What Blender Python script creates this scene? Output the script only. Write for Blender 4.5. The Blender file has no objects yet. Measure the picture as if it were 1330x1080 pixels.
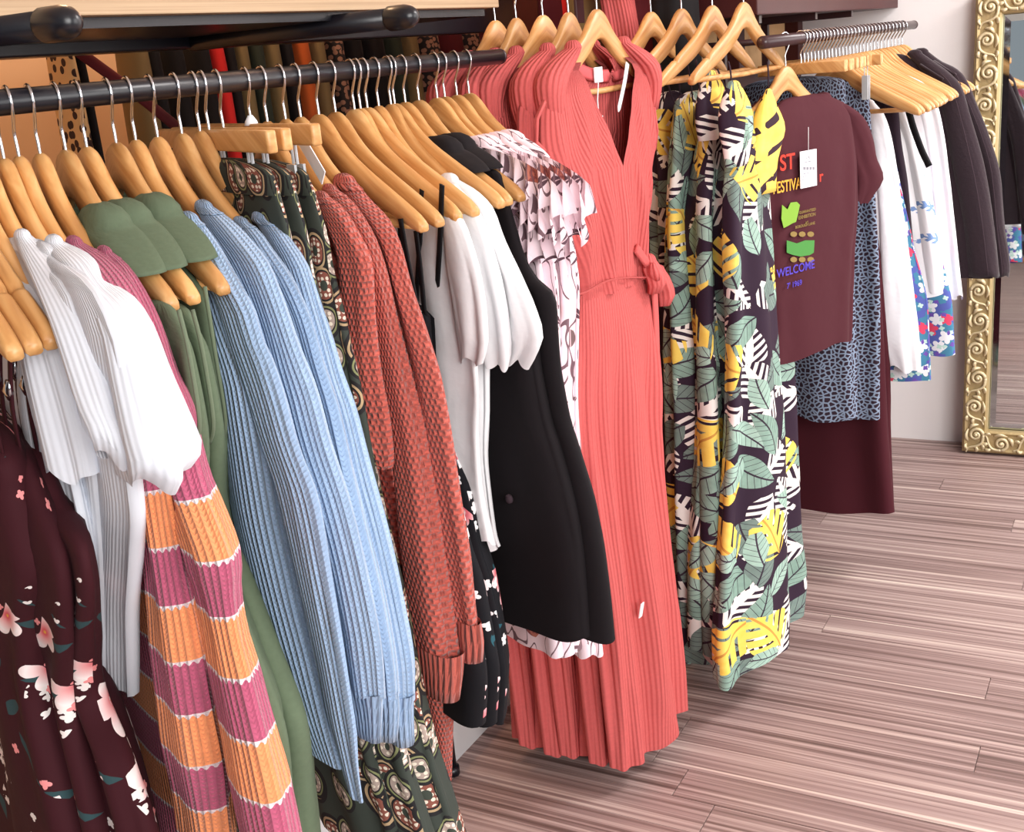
import bpy, bmesh, math, random
import numpy as np
from mathutils import Vector, Matrix

# ------------------------------------------------------------------ camera, light, exposure
scene = bpy.context.scene
COL = scene.collection
R = random.Random(7)
W_PX, H_PX, F_PX = 1330.0, 1080.0, 1528.0
EYE = np.array([0.0, 0.0, 1.45])
# camera axes expressed in world (X along the floor planks, Y along the clothes rails, Z up)
_y = np.array([.470, -.298, .831]); _y /= np.linalg.norm(_y)          # world Y in camera (right, down, forward)
_x = np.array([.878, .064, -.474]); _x -= _x.dot(_y) * _y; _x /= np.linalg.norm(_x)
_d = np.cross(_x, _y); _d = _d if _d[1] > 0 else -_d                     # world down
CAM_R = np.array([_x[0], _y[0], -_d[0]])                                 # camera right in world
CAM_D = np.array([_x[1], _y[1], -_d[1]])                                 # camera down in world
CAM_F = np.array([_x[2], _y[2], -_d[2]])                                 # camera forward in world
cam_data = bpy.data.cameras.new('camera')
cam_data.sensor_width = 36.0
cam_data.lens = 36.0 * F_PX / W_PX
cam_data.clip_start = 0.02
cam = bpy.data.objects.new('camera', cam_data)
COL.objects.link(cam)
cam.matrix_world = Matrix(((CAM_R[0], -CAM_D[0], -CAM_F[0], EYE[0]),
                           (CAM_R[1], -CAM_D[1], -CAM_F[1], EYE[1]),
                           (CAM_R[2], -CAM_D[2], -CAM_F[2], EYE[2]), (0, 0, 0, 1)))
scene.camera = cam

scene.view_settings.view_transform = 'Standard'
scene.view_settings.look = 'None'
scene.view_settings.gamma = 1.0
scene.view_settings.use_curve_mapping = False
scene.view_settings.exposure = 0.26

world = bpy.data.worlds.new('daylight')
scene.world = world
world.use_nodes = True
bgn = world.node_tree.nodes['Background']
bgn.inputs[0].default_value = (.86, .92, 1.0, 1)
bgn.inputs[1].default_value = 0.28

def area(name, loc, target, sx, sy, power, col):
    l = bpy.data.lights.new(name, 'AREA'); l.shape = 'RECTANGLE'; l.size = sx; l.size_y = sy
    l.energy = power; l.color = col
    o = bpy.data.objects.new(name, l); COL.objects.link(o)
    o.location = loc
    o.rotation_euler = (Vector(target) - Vector(loc)).to_track_quat('-Z', 'Y').to_euler()
    return o
area('shop_window_daylight', (2.3, -1.0, 2.0), (-.8, 2.4, .8), 2.4, 2.0, 130, (1.0, .98, .96))
area('side_window_daylight', (2.9, 2.7, 1.7), (-.8, 2.6, .7), 2.4, 1.8, 55, (1.0, .97, .95))
def bulb(name, loc, power, col, r=.08):
    l = bpy.data.lights.new(name, 'POINT'); l.energy = power; l.color = col; l.shadow_soft_size = r
    o = bpy.data.objects.new(name, l); COL.objects.link(o); o.location = loc
area('added_aisle_fill', (1.0, 3.2, 2.66), (.7, 3.4, 0), 1.6, .5, 62, (1.0, .96, .94))  # unseen fill light, added to brighten the floor and back wall
bulb('back_room_bulb', (-1.75, 1.75, 2.25), 16, (1.0, .62, .34))
bulb('back_room_bulb', (-1.75, 3.2, 2.25), 10, (1.0, .55, .36))

# ------------------------------------------------------------------ helpers: pixels, meshes, things
def ray(x, y):
    return (CAM_R * (x - W_PX / 2) + CAM_D * (y - H_PX / 2)) / F_PX + CAM_F
def project(P):
    d = np.asarray(P) - EYE
    z = d.dot(CAM_F)
    return W_PX / 2 + F_PX * d.dot(CAM_R) / z, H_PX / 2 + F_PX * d.dot(CAM_D) / z, z
def at_X(x, y, X):
    r = ray(x, y); return EYE + r * (X / r[0])
def at_Y(x, y, Y):
    r = ray(x, y); return EYE + r * (Y / r[1])
def at_Z(x, y, Z):
    r = ray(x, y); return EYE + r * ((Z - EYE[2]) / r[2])

class Frame:
    """the upright plane of one hanger: hook point on the rail, e = towards the free shoulder, n = across"""
    def __init__(s, X, Y, deg, Z=1.45):
        s.O = np.array([X, Y, Z]); a = math.radians(deg); s.deg = deg
        s.e = np.array([math.cos(a), -math.sin(a), 0.0]); s.n = np.array([-math.sin(a), -math.cos(a), 0.0])
    def at(s, x, y, off=0.0):
        r = ray(x, y); t = ((s.O - EYE).dot(s.n) + off) / r.dot(s.n)
        return EYE + r * t
    def p(s, u, h, off=0.0):
        return s.O + s.e * u + s.n * off + np.array([0, 0, -h])
    def g(s, P):                                   # pixels across per metre along e and n at P
        x, y, z = project(P); k = (x - W_PX / 2) / F_PX
        return [abs(v.dot(CAM_R) - k * v.dot(CAM_F)) * F_PX / z for v in (s.e, s.n)]

def rail_px(x):
    return 133.0 - .0926 * x
def on_rail(x, deg=28, X=-1.0):
    x -= 4
    P = at_X(x, rail_px(x), X); return Frame(X, P[1], deg)

def root(name, label, cat, loc, group=None, kind=None):
    o = bpy.data.objects.new(name, None); COL.objects.link(o)
    o.empty_display_size = .05
    o.location = tuple(float(v) for v in loc)
    o['label'] = label; o['category'] = cat
    if group: o['group'] = group
    if kind: o['kind'] = kind
    return o
def tag(o, label, cat, group=None):
    o['label'] = label; o['category'] = cat
    if group: o['group'] = group
    return o
def mesh_data(name, V, Fc, mat, uv=None, smooth=True):
    me = bpy.data.meshes.new(name)
    me.from_pydata([tuple(map(float, v)) for v in V], [], [tuple(f) for f in Fc])
    if uv is not None:
        lay = me.uv_layers.new(name='UVMap')
        buf = []
        for poly in me.polygons:
            for li in poly.loop_indices:
                buf.append(li)
        flat = np.zeros(len(me.loops) * 2, 'f')
        k = 0
        for fi, f in enumerate(Fc):
            for j, c in enumerate(f):
                flat[2 * k:2 * k + 2] = uv[fi][j]; k += 1
        lay.data.foreach_set('uv', flat)
    if smooth:
        me.polygons.foreach_set('use_smooth', [True] * len(me.polygons))
    if mat: me.materials.append(MAT(mat) if isinstance(mat, str) else mat)
    me.update()
    return me
def link(name, me, parent=None, loc=None):
    o = bpy.data.objects.new(name, me); COL.objects.link(o)
    if parent is not None: o.parent = parent
    if loc is not None: o.location = tuple(float(v) for v in loc)
    return o
def part(name, geo, mat, parent, smooth=True, label=None):
    """geo in world coordinates; becomes a child mesh of the parent"""
    V, Fc, uv = geo
    base = np.array(parent.location) if parent.type == 'EMPTY' else np.array(parent['_base'])
    o = link(name, mesh_data(name, np.asarray(V) - base, Fc, mat, uv, smooth), parent)
    o['_base'] = [float(v) for v in base]
    if label: o['label'] = label
    return o
def solo(name, geo, mat, label=None, cat=None, group=None, kind=None, smooth=True):
    V, Fc, uv = geo; V = np.asarray(V, float)
    base = np.array([V[:, 0].mean(), V[:, 1].mean(), V[:, 2].min()])
    o = link(name, mesh_data(name, V - base, Fc, mat, uv, smooth), None, base)
    o['_base'] = [float(v) for v in base]
    if label: o['label'] = label
    if cat: o['category'] = cat
    if group: o['group'] = group
    if kind: o['kind'] = kind
    return o
def join(*gs):
    V, Fc, U = [], [], []
    has = all(g[2] is not None for g in gs)
    for v, f, u in gs:
        b = len(V); V += [tuple(p) for p in v]; Fc += [tuple(i + b for i in q) for q in f]
        if has: U += list(u)
    return V, Fc, (U if has else None)
def box(x0, x1, y0, y1, z0, z1, bev=0.0):
    if bev <= 0:
        V = [(x0, y0, z0), (x1, y0, z0), (x1, y1, z0), (x0, y1, z0), (x0, y0, z1), (x1, y0, z1), (x1, y1, z1), (x0, y1, z1)]
        return V, [(3, 2, 1, 0), (4, 5, 6, 7), (0, 1, 5, 4), (1, 2, 6, 5), (2, 3, 7, 6), (3, 0, 4, 7)], None
    bm = bmesh.new(); bmesh.ops.create_cube(bm, size=1)
    for v in bm.verts:
        v.co = ((x0 + x1) / 2 + v.co.x * (x1 - x0), (y0 + y1) / 2 + v.co.y * (y1 - y0), (z0 + z1) / 2 + v.co.z * (z1 - z0))
    bmesh.ops.bevel(bm, geom=list(bm.edges), offset=bev, segments=2, affect='EDGES', profile=.6)
    bm.verts.index_update()
    g = ([tuple(v.co) for v in bm.verts], [tuple(v.index for v in f.verts) for f in bm.faces], None)
    bm.free(); return g
def obox(C, ax, ay, az, hx, hy, hz, bev=0.0):
    """box with its own axes"""
    V, Fc, u = box(-hx, hx, -hy, hy, -hz, hz, bev)
    C = np.asarray(C, float)
    return [C + np.asarray(ax) * v[0] + np.asarray(ay) * v[1] + np.asarray(az) * v[2] for v in V], Fc, u
def tube(pts, r, seg=8, flat=1.0, flat_dir=None, caps=True):
    P = [np.asarray(p, float) for p in pts]; m = len(P)
    rr = r if hasattr(r, '__len__') else [r] * m
    V, Fc, U = [], [], []; prev = None; L = 0
    Ls = []
    for i in range(m):
        t = P[min(i + 1, m - 1)] - P[max(i - 1, 0)]; t = t / (np.linalg.norm(t) + 1e-12)
        if i: L += np.linalg.norm(P[i] - P[i - 1])
        Ls.append(L)
        if flat_dir is not None: a = np.asarray(flat_dir, float)
        elif prev is None: a = np.array([0, 0, 1.0]) if abs(t[2]) < .9 else np.array([1.0, 0, 0])
        else: a = prev
        a = a - a.dot(t) * t; a /= np.linalg.norm(a) + 1e-12; b = np.cross(t, a); prev = a
        for k in range(seg):
            w = 2 * math.pi * k / seg
            V.append(P[i] + (a * math.cos(w) + b * math.sin(w) * flat) * rr[i])
    for i in range(m - 1):
        for k in range(seg):
            k2 = (k + 1) % seg
            Fc.append((i * seg + k, i * seg + k2, (i + 1) * seg + k2, (i + 1) * seg + k))
            u0, u1 = k / seg * .02, (k + 1) / seg * .02
            U.append([(u0, Ls[i]), (u1, Ls[i]), (u1, Ls[i + 1]), (u0, Ls[i + 1])])
    if caps:
        Fc.append(tuple(range(seg - 1, -1, -1))); U.append([(0, 0)] * seg)
        Fc.append(tuple((m - 1) * seg + k for k in range(seg))); U.append([(0, 0)] * seg)
    return V, Fc, U
def spline(pts, n=8):
    P = [np.asarray(p, float) for p in pts]; out = []
    for i in range(len(P) - 1):
        a, b, c, d = P[max(i - 1, 0)], P[i], P[i + 1], P[min(i + 2, len(P) - 1)]
        for k in range(n):
            t = k / n
            out.append(.5 * ((2 * b) + (c - a) * t + (2 * a - 5 * b + 4 * c - d) * t * t + (3 * b - a - 3 * c + d) * t ** 3))
    out.append(P[-1]); return out
def pchip(x, y, q):
    x = np.asarray(x, float); y = np.asarray(y, float); h = np.diff(x); dl = np.diff(y) / h; n = len(x); d = np.zeros(n)
    if n == 2: return y[0] + (q - x[0]) * dl[0]
    for i in range(1, n - 1):
        if dl[i - 1] * dl[i] > 0:
            w1, w2 = 2 * h[i] + h[i - 1], h[i] + 2 * h[i - 1]
            d[i] = (w1 + w2) / (w1 / dl[i - 1] + w2 / dl[i])
    d[0], d[-1] = dl[0], dl[-1]
    i = np.clip(np.searchsorted(x, q) - 1, 0, n - 2); t = (q - x[i]) / h[i]
    return ((1 + 2 * t) * (1 - t) ** 2 * y[i] + t * (1 - t) ** 2 * h[i] * d[i] + t * t * (3 - 2 * t) * y[i + 1] + t * t * (t - 1) * h[i] * d[i + 1])

def loft(fr, rows, N=56, step=.016, p=2.3, folds=(), seed=1, ramp=.35, cap=True, hem=0.0, rough=.0004, v0=0.0, capb=False, tilt=0.0):
    """cloth tube through level oval sections; rows = (centre, half width along e, half depth along n)"""
    rg = np.random.RandomState(seed)
    C = np.array([r[0] for r in rows]); A = np.array([r[1] for r in rows]); B = np.array([r[2] for r in rows])
    seglen = np.linalg.norm(np.diff(C, axis=0), axis=1); T = np.concatenate([[0], np.cumsum(np.maximum(seglen, 1e-4))])
    m = max(4, int(T[-1] / step)); q = np.linspace(0, T[-1], m + 1)
    Cq = np.stack([pchip(T, C[:, k], q) for k in range(3)], 1); Aq = pchip(T, A, q); Bq = pchip(T, B, q)
    Lq = q.copy()
    if cap:                                          # rounded top
        r = min(Aq[0], Bq[0])
        ex = [(.92, .35), (.7, .7), (.38, .92)]
        Cq = np.vstack([[Cq[0] + np.array([0, 0, r * b]) for a, b in reversed(ex)], Cq])
        Aq = np.concatenate([[Aq[0] * a for a, b in reversed(ex)], Aq]); Bq = np.concatenate([[Bq[0] * a for a, b in reversed(ex)], Bq])
        Lq = np.concatenate([[-r * b for a, b in reversed(ex)], Lq])
    M = len(Cq); ph = np.linspace(0, 2 * np.pi, N, endpoint=False)
    cs, sn = np.cos(ph), np.sin(ph)
    se, sN = np.sign(cs) * np.abs(cs) ** (2 / p), np.sign(sn) * np.abs(sn) ** (2 / p)
    fz = [(k, a, dr, rg.uniform(0, 6.28), rg.uniform(0, 6.28), rg.uniform(2, 5)) for (k, a, dr) in folds]
    V = np.zeros((M, N, 3))
    for i in range(M):
        t = np.clip(Lq[i] / max(T[-1] * ramp, 1e-4), 0, 1); t = t * t * (3 - 2 * t)
        off = np.zeros(N)
        for k, a, dr, p0, p1, w in fz:
            off += a * np.sin(k * ph + p0 + dr * Lq[i] + .5 * np.sin(w * Lq[i] * 2 + p1)) * (.75 + .25 * np.sin(2 * ph + p1))
        off *= t
        off += rough * np.sin(11 * ph + 31 * Lq[i] + 2 * np.sin(17 * Lq[i] + 3 * ph + seed)) * min(1, max(0, t + .3))
        nx, nn = cs * Bq[i], sn * Aq[i]; nl = np.sqrt(nx * nx + nn * nn) + 1e-9
        pos = (Cq[i][None] + fr.e[None] * (Aq[i] * se + off * nx / nl)[:, None] + fr.n[None] * (Bq[i] * sN + off * nn / nl)[:, None])
        if tilt:
            pos[:, 2] += tilt * max(0, Lq[i] / T[-1]) ** 2 * (se - 1)
        if hem:
            e2 = max(0, (i - (M - 5)) / 4)
            pos[:, 2] += e2 * hem * (np.sin(3 * ph + seed) * .6 + np.sin(5 * ph + 2 * seed) * .4)
        V[i] = pos
    mid = np.stack([Aq.mean() * se, Bq.mean() * sN], 1); sg = np.linalg.norm(np.roll(mid, -1, 0) - mid, axis=1)
    us = np.concatenate([[0], np.cumsum(sg)]); per = us[-1]
    verts = list(V.reshape(-1, 3)); F, U = [], []
    for i in range(M - 1):
        for k in range(N):
            k2 = (k + 1) % N
            F.append((i * N + k, (i + 1) * N + k, (i + 1) * N + k2, i * N + k2))
            u0, u1 = us[k], us[k + 1]
            U.append([(u0, Lq[i] + v0), (u0, Lq[i + 1] + v0), (u1, Lq[i + 1] + v0), (u1, Lq[i] + v0)])
    if cap:
        F.append(tuple(range(N))); U.append([(k / N * per, Lq[0] + v0) for k in range(N)])
    if capb:
        F.append(tuple((M - 1) * N + k for k in range(N - 1, -1, -1))); U.append([(k / N * per, Lq[-1] + v0) for k in range(N - 1, -1, -1)])
    return verts, F, U

def sil(fr, rows, ratio=1.6, off=0.0, mirror=False):
    """sections whose outline spans xl..xr (photo pixels) in the hanger's plane"""
    out = []
    for (y, xl, xr) in rows:
        P = fr.at((xl + xr) / 2, y, off); ge, gn = fr.g(P)
        B = ((xr - xl) / 2) / math.sqrt((ratio * ge) ** 2 + gn ** 2)
        if mirror: P = P - 2 * (P - fr.O).dot(fr.e) * fr.e
        out.append((P, B * ratio, B))
    return out
def edge(fr, rows, off=0.0):
    """sections (y, xr, A, B) of known half width A and depth B whose free edge shows at xr"""
    out = []
    for (y, xr, A, B) in rows:
        xc = xr
        for _ in range(8):
            yc = y
            for __ in range(3):
                P = fr.at(xc, yc, off); yc += (y - project(P + fr.e * A * .8)[1]) * .9
            ge, gn = fr.g(P)
            xc = xr - (project(P + fr.e * A)[0] - project(P)[0]) * .5 - .5 * math.sqrt((A * ge) ** 2 + (B * gn) ** 2)
        out.append((fr.at(xc, yc, off), A, B))
    return out
def plain(fr, rows):
    """sections (h below the rail, centre along e, A, B)"""
    return [(fr.p(s, h), A, B) for (h, s, A, B) in rows]
# ------------------------------------------------------------------ procedural materials
def lin(c):
    return tuple((v / 255 / 12.92 if v / 255 <= .04045 else ((v / 255 + .055) / 1.055) ** 2.4) for v in c) + (1.0,)
class Vn:
    def __init__(s, t, k): s.t, s.k = t, k
    def __add__(a, b): return a.t.m('ADD', a, b)
    def __radd__(a, b): return a.t.m('ADD', b, a)
    def __sub__(a, b): return a.t.m('SUBTRACT', a, b)
    def __rsub__(a, b): return a.t.m('SUBTRACT', b, a)
    def __mul__(a, b): return a.t.m('MULTIPLY', a, b)
    def __rmul__(a, b): return a.t.m('MULTIPLY', b, a)
    def __truediv__(a, b): return a.t.m('DIVIDE', a, b)
    def __lt__(a, b): return a.t.m('LESS_THAN', a, b)
    def __gt__(a, b): return a.t.m('GREATER_THAN', a, b)
    def abs(a): return a.t.m('ABSOLUTE', a)
    def sin(a): return a.t.m('SINE', a)
    def cos(a): return a.t.m('COSINE', a)
    def frac(a): return a.t.m('FRACT', a)
    def floor(a): return a.t.m('FLOOR', a)
    def pow(a, b): return a.t.m('POWER', a, b)
    def min(a, b): return a.t.m('MINIMUM', a, b)
    def max(a, b): return a.t.m('MAXIMUM', a, b)
class Tree:
    def __init__(s, name):
        s.mat = bpy.data.materials.new(name); s.mat.use_nodes = True
        s.nt = s.mat.node_tree; s.bs = s.nt.nodes['Principled BSDF']
    def node(s, kind, **kw):
        n = s.nt.nodes.new(kind)
        for k, v in kw.items(): setattr(n, k, v)
        return n
    def put(s, sock, v):
        if isinstance(v, Vn): s.nt.links.new(v.k, sock)
        elif v is not None: sock.default_value = v
    def m(s, op, a, b=None, clamp=False):
        n = s.node('ShaderNodeMath', operation=op, use_clamp=clamp)
        s.put(n.inputs[0], a)
        if b is not None: s.put(n.inputs[1], b)
        return Vn(s, n.outputs[0])
    def uv(s): return Vn(s, s.node('ShaderNodeUVMap').outputs[0])
    def pos(s): return Vn(s, s.node('ShaderNodeNewGeometry').outputs['Position'])
    def obj(s): return Vn(s, s.node('ShaderNodeTexCoord').outputs['Object'])
    def rnd(s): return Vn(s, s.node('ShaderNodeObjectInfo').outputs['Random'])
    def sep(s, v):
        n = s.node('ShaderNodeSeparateXYZ'); s.put(n.inputs[0], v); return [Vn(s, o) for o in n.outputs]
    def sepc(s, v):
        n = s.node('ShaderNodeSeparateColor'); s.put(n.inputs[0], v); return [Vn(s, o) for o in n.outputs]
    def vec(s, x=0.0, y=0.0, z=0.0):
        n = s.node('ShaderNodeCombineXYZ')
        for i, v in enumerate((x, y, z)): s.put(n.inputs[i], v)
        return Vn(s, n.outputs[0])
    def noise(s, v, scale, detail=2.0, rough=.5, dist=0.0):
        n = s.node('ShaderNodeTexNoise'); s.put(n.inputs['Vector'], v)
        n.inputs['Scale'].default_value = scale; n.inputs['Detail'].default_value = detail
        n.inputs['Roughness'].default_value = rough; n.inputs['Distortion'].default_value = dist
        return Vn(s, n.outputs['Fac'])
    def vor(s, v, scale=1.0, rand=1.0, feature='F1', dim='2D'):
        n = s.node('ShaderNodeTexVoronoi', feature=feature, voronoi_dimensions=dim); s.put(n.inputs['Vector'], v)
        n.inputs['Scale'].default_value = scale; n.inputs['Randomness'].default_value = rand
        return {o.name: Vn(s, o) for o in n.outputs}
    def ramp(s, f, stops, mode='LINEAR'):
        n = s.node('ShaderNodeValToRGB'); n.color_ramp.interpolation = mode; s.put(n.inputs[0], f)
        el = n.color_ramp.elements
        while len(el) < len(stops): el.new(.5)
        for e, (p, c) in zip(el, stops): e.position = p; e.color = lin(c)
        return Vn(s, n.outputs[0])
    def mix(s, f, a, b):
        n = s.node('ShaderNodeMix', data_type='RGBA'); s.put(n.inputs[0], f)
        s.put(n.inputs[6], lin(a) if isinstance(a, tuple) else a); s.put(n.inputs[7], lin(b) if isinstance(b, tuple) else b)
        return Vn(s, n.outputs[2])
    def smooth(s, v, lo, hi):
        n = s.node('ShaderNodeMapRange', interpolation_type='SMOOTHSTEP'); s.put(n.inputs[0], v)
        n.inputs[1].default_value = lo; n.inputs[2].default_value = hi
        return Vn(s, n.outputs[0])
    def hsv(s, col, val):
        n = s.node('ShaderNodeHueSaturation'); s.put(n.inputs['Color'], lin(col) if isinstance(col, tuple) else col); s.put(n.inputs['Value'], val)
        return Vn(s, n.outputs[0])
    def out(s, col, rough=.85, bump=None, dist=.002, strength=1.0, metal=0.0, spec=.3, sheen=0.0):
        s.put(s.bs.inputs['Base Color'], lin(col) if isinstance(col, tuple) else col)
        s.put(s.bs.inputs['Roughness'], rough); s.bs.inputs['Metallic'].default_value = metal
        s.bs.inputs['Specular IOR Level'].default_value = spec
        if sheen:
            s.bs.inputs['Sheen Weight'].default_value = sheen; s.bs.inputs['Sheen Roughness'].default_value = .5
        if bump is not None:
            b = s.node('ShaderNodeBump'); b.inputs['Distance'].default_value = dist; b.inputs['Strength'].default_value = strength
            s.put(b.inputs['Height'], bump); s.nt.links.new(b.outputs[0], s.bs.inputs['Normal'])
        return s.mat

def leaf(t, x, y, scale, seed, L, Wd, freq, dens, bent=.0, slit=.35):
    """leaf shapes, one to a cell: returns (mask, midrib mask, random)"""
    v = t.vor(t.vec(x * scale + seed, y * scale + seed * 1.7), 1.0, .85)
    px, py, _ = t.sep(v['Position']); r, g, b = t.sepc(v['Color'])
    dx, dy = x * scale + seed - px, y * scale + seed * 1.7 - py
    a = r * 6.283; ca, sa = a.cos(), a.sin()
    lx, ly = dx * ca - dy * sa, dx * sa + dy * ca
    lx = lx + ly * ly * bent
    q = ly / L
    w = (1.0 - q * q) * (1.0 - q * .45) * Wd
    body = (lx.abs() < w)
    if freq:
        sl = ((ly - lx.abs() * .9) * freq).sin() > (-1.0 + slit)
        near = lx.abs() < (w * .22)
        body = body * sl.max(near)
    keep = g < dens
    rib = (lx.abs() < .018) * body
    return body * keep, rib * keep, b, lx, ly
def flower(t, x, y, scale, seed, rad, petals, dens):
    v = t.vor(t.vec(x * scale + seed, y * scale + seed * 1.3), 1.0, .9)
    px, py, _ = t.sep(v['Position']); r, g, b = t.sepc(v['Color'])
    dx, dy = x * scale + seed - px, y * scale + seed * 1.3 - py
    ang = t.m('ARCTAN2', dy, dx) + r * 6.28
    d = t.m('SQRT', dx * dx + dy * dy)
    edge_ = rad * (.62 + .38 * (ang * petals).sin().abs())if False else ((ang * (petals / 2.0)).sin().abs() * .45 + .55) * rad
    return (d < edge_) * (g < dens), d / rad, b

def knit_rib(t, pu, pv):
    u, v, _ = t.sep(t.uv())
    fu = (u / pu).frac(); tri = (fu - .5).abs() * 2.0
    col = 1.0 - tri * tri
    st = ((v / pv + tri * .5).frac() - .5).abs() * 2.0
    return col * .75 + col * (1.0 - st * st) * .45
def waffle(t, pu, pv):
    u, v, _ = t.sep(t.uv())
    row = (v / pv).floor()
    fu = (u / pu + row * .5).frac(); fv = (v / pv).frac()
    a = (fu - .5).abs() * 2.0; b = (fv - .5).abs() * 2.0
    return ((1.0 - a * a) * (1.0 - b * b))
def fine_rib(t, pu):
    u, v, _ = t.sep(t.uv())
    return (u * (6.283 / pu)).sin() * .5 + .5

BUILD = {}
def defmat(f): BUILD[f.__name__] = f; return f
CACHE = {}
def MAT(name):
    if name not in CACHE: CACHE[name] = BUILD[name](Tree(name))
    return CACHE[name]
def heather(t, col, amt=.18, scale=160):
    return t.hsv(col, t.noise(t.uv(), scale, 3) * (amt * 2) + (1.0 - amt))

@defmat
def blue_knit(t): return t.out(heather(t, (160, 187, 220)), .95, knit_rib(t, .0056, .0052), .0024, 1.0, sheen=.25)
@defmat
def blue_welt(t): return t.out(heather(t, (158, 185, 218)), .95, knit_rib(t, .0058, .02), .003, 1.0, sheen=.25)
@defmat
def coral_knit(t): return t.out(heather(t, (206, 98, 84)), .95, waffle(t, .0064, .0076), .0044, 1.0, sheen=.2)
@defmat
def coral_welt(t): return t.out(heather(t, (204, 100, 86)), .95, knit_rib(t, .0085, .03), .005, 1.0, sheen=.2)
@defmat
def stripe_knit(t):
    u, v, _ = t.sep(t.uv())
    s = (v - .30) / .055
    up = v < .30
    wob = (u * 1010.0).sin() * .03
    f = s.frac(); od = (s * .5).frac() < .5
    pink, orange = heather(t, (192, 92, 122)), heather(t, (255, 158, 104))
    c = t.mix(od, pink, orange)
    line = ((f + wob) < .06) * (1.0 - up)
    c = t.mix(up, c, pink)
    c = t.mix(line, c, (240, 222, 224))
    return t.out(c, .95, knit_rib(t, .0052, .0048), .0022, 1.0, sheen=.2)
@defmat
def white_rib(t): return t.out((222, 226, 234), .9, fine_rib(t, .0042), .0006, .8)
@defmat
def white_tee(t): return t.out((230, 230, 232), .92, t.noise(t.uv(), 30, 4), .004, .6)
@defmat
def white_poplin(t): return t.out((244, 244, 248), .85, t.noise(t.uv(), 18, 3), .006, .6)
@defmat
def olive(t): return t.out(heather(t, (92, 106, 84), .12), .9, t.noise(t.uv(), 22, 4), .005, .6)
@defmat
def olive_trim(t): return t.out((104, 116, 94), .9)
@defmat
def coral_jersey(t):
    u, v, _ = t.sep(t.uv())
    return t.out(heather(t, (200, 93, 91), .1), .9, fine_rib(t, .0075) + t.noise(t.vec(u * 60.0, v * 6.0), 1, 3) * .8, .002, .9)
@defmat
def coral_plain(t): return t.out((206, 92, 94), .92)
@defmat
def black_crepe(t): return t.out(heather(t, (19, 13, 17), .1), .85, t.noise(t.uv(), 14, 3), .006, .5)
@defmat
def black_trim(t): return t.out((16, 14, 18), .7)
@defmat
def dark_navy(t): return t.out((34, 20, 32), .9, t.noise(t.uv(), 12, 3), .005, .5)
@defmat
def tinted_black_jersey(t): return t.out((72, 27, 36), .9, t.noise(t.uv(), 10, 3), .008, .6)  # black cloth; reddish light-leak haze put into its base colour
@defmat
def maroon_skirt(t): return t.out((66, 16, 27), .9, t.noise(t.uv(), 8, 2), .006, .5)
@defmat
def coat_wool(t): return t.out(heather(t, (44, 31, 38), .2, 300), .95, t.noise(t.uv(), 120, 3), .002, .6, sheen=.2)
@defmat
def coat_trim(t): return t.out((62, 48, 55), .9)
@defmat
def burgundy_floral(t):
    u, v, _ = t.sep(t.uv())
    c = lin((58, 15, 24)); c = t.mix(0.0, (58, 15, 24), (58, 15, 24))
    # bouquets stand in patches
    patch = t.noise(t.vec(u * 5.0, v * 5.0), 1.0, 1.0) > .53
    m, rib, r, lx, ly = leaf(t, u, v, 26.0, 3.1, .5, .18, 0, .30)
    c = t.mix(m * patch, c, (48, 74, 78))
    fl, d, r = flower(t, u, v, 14.0, 8.2, .44, 5.0, .34)
    pc = t.ramp(d, [(0, (240, 200, 60)), (.12, (228, 90, 100)), (.45, (246, 190, 190)), (.8, (252, 240, 238)), (1, (250, 230, 228))])
    c = t.mix(fl * patch, c, pc)
    sm, d, r = flower(t, u, v, 75.0, 5.7, .42, 4.0, .55)
    spray = t.noise(t.vec(u * 13.0 + 4.0, v * 6.0), 1.0, 1.0) > .60
    c = t.mix(sm * spray, c, (244, 236, 232))
    sm2, d, r = flower(t, u, v, 60.0, 1.7, .32, 4.0, .05)
    c = t.mix(sm2, c, (240, 150, 150))
    return t.out(c, .85, t.noise(t.uv(), 20, 3), .003, .5)
@defmat
def burgundy_plain(t): return t.out((58, 15, 24), .8)
@defmat
def black_floral(t):
    u, v, _ = t.sep(t.uv())
    c = t.mix(0.0, (16, 16, 22), (16, 16, 22))
    patch = t.noise(t.vec(u * 6.0 + 2.0, v * 6.0), 1.0, 1.0) > .5
    m, rib, r, lx, ly = leaf(t, u, v, 30.0, 5.1, .5, .14, 0, .4)
    c = t.mix(m * patch, c, (38, 84, 96))
    fl, d, r = flower(t, u, v, 22.0, 2.2, .44, 5.0, .4)
    pc = t.ramp(d, [(0, (250, 240, 240)), (.25, (226, 100, 112)), (.7, (244, 160, 166)), (1, (250, 232, 232))])
    c = t.mix(fl * patch, c, pc)
    sm, d, r = flower(t, u, v, 48.0, 9.7, .42, 5.0, .22)
    c = t.mix(sm, c, (246, 240, 240))
    return t.out(c, .85)
@defmat
def pink_floral(t):
    u, v, _ = t.sep(t.uv())
    c = t.mix(t.noise(t.uv(), 9, 2), (246, 216, 226), (250, 232, 238))
    m, rib, r, lx, ly = leaf(t, u, v, 27.0, 1.1, .5, .17, 0, .34)
    c = t.mix(m, c, t.mix(r > .55, (92, 66, 76), (122, 100, 100)))
    c = t.mix(rib, c, (210, 180, 186))
    m, rib, r, lx, ly = leaf(t, u, v, 17.0, 6.4, .46, .26, 0, .10)
    c = t.mix(m, c, t.mix(t.noise(t.uv(), 120, 2) > .5, (196, 120, 104), (150, 84, 84)))
    u2 = t.noise(t.vec(u * 40.0, v * 12.0), 1.0, 1.0)
    c = t.mix((u2 - .5).abs() < .012, c, (120, 92, 100))
    return t.out(c, .85, t.noise(t.uv(), 25, 3), .003, .5)
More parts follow.
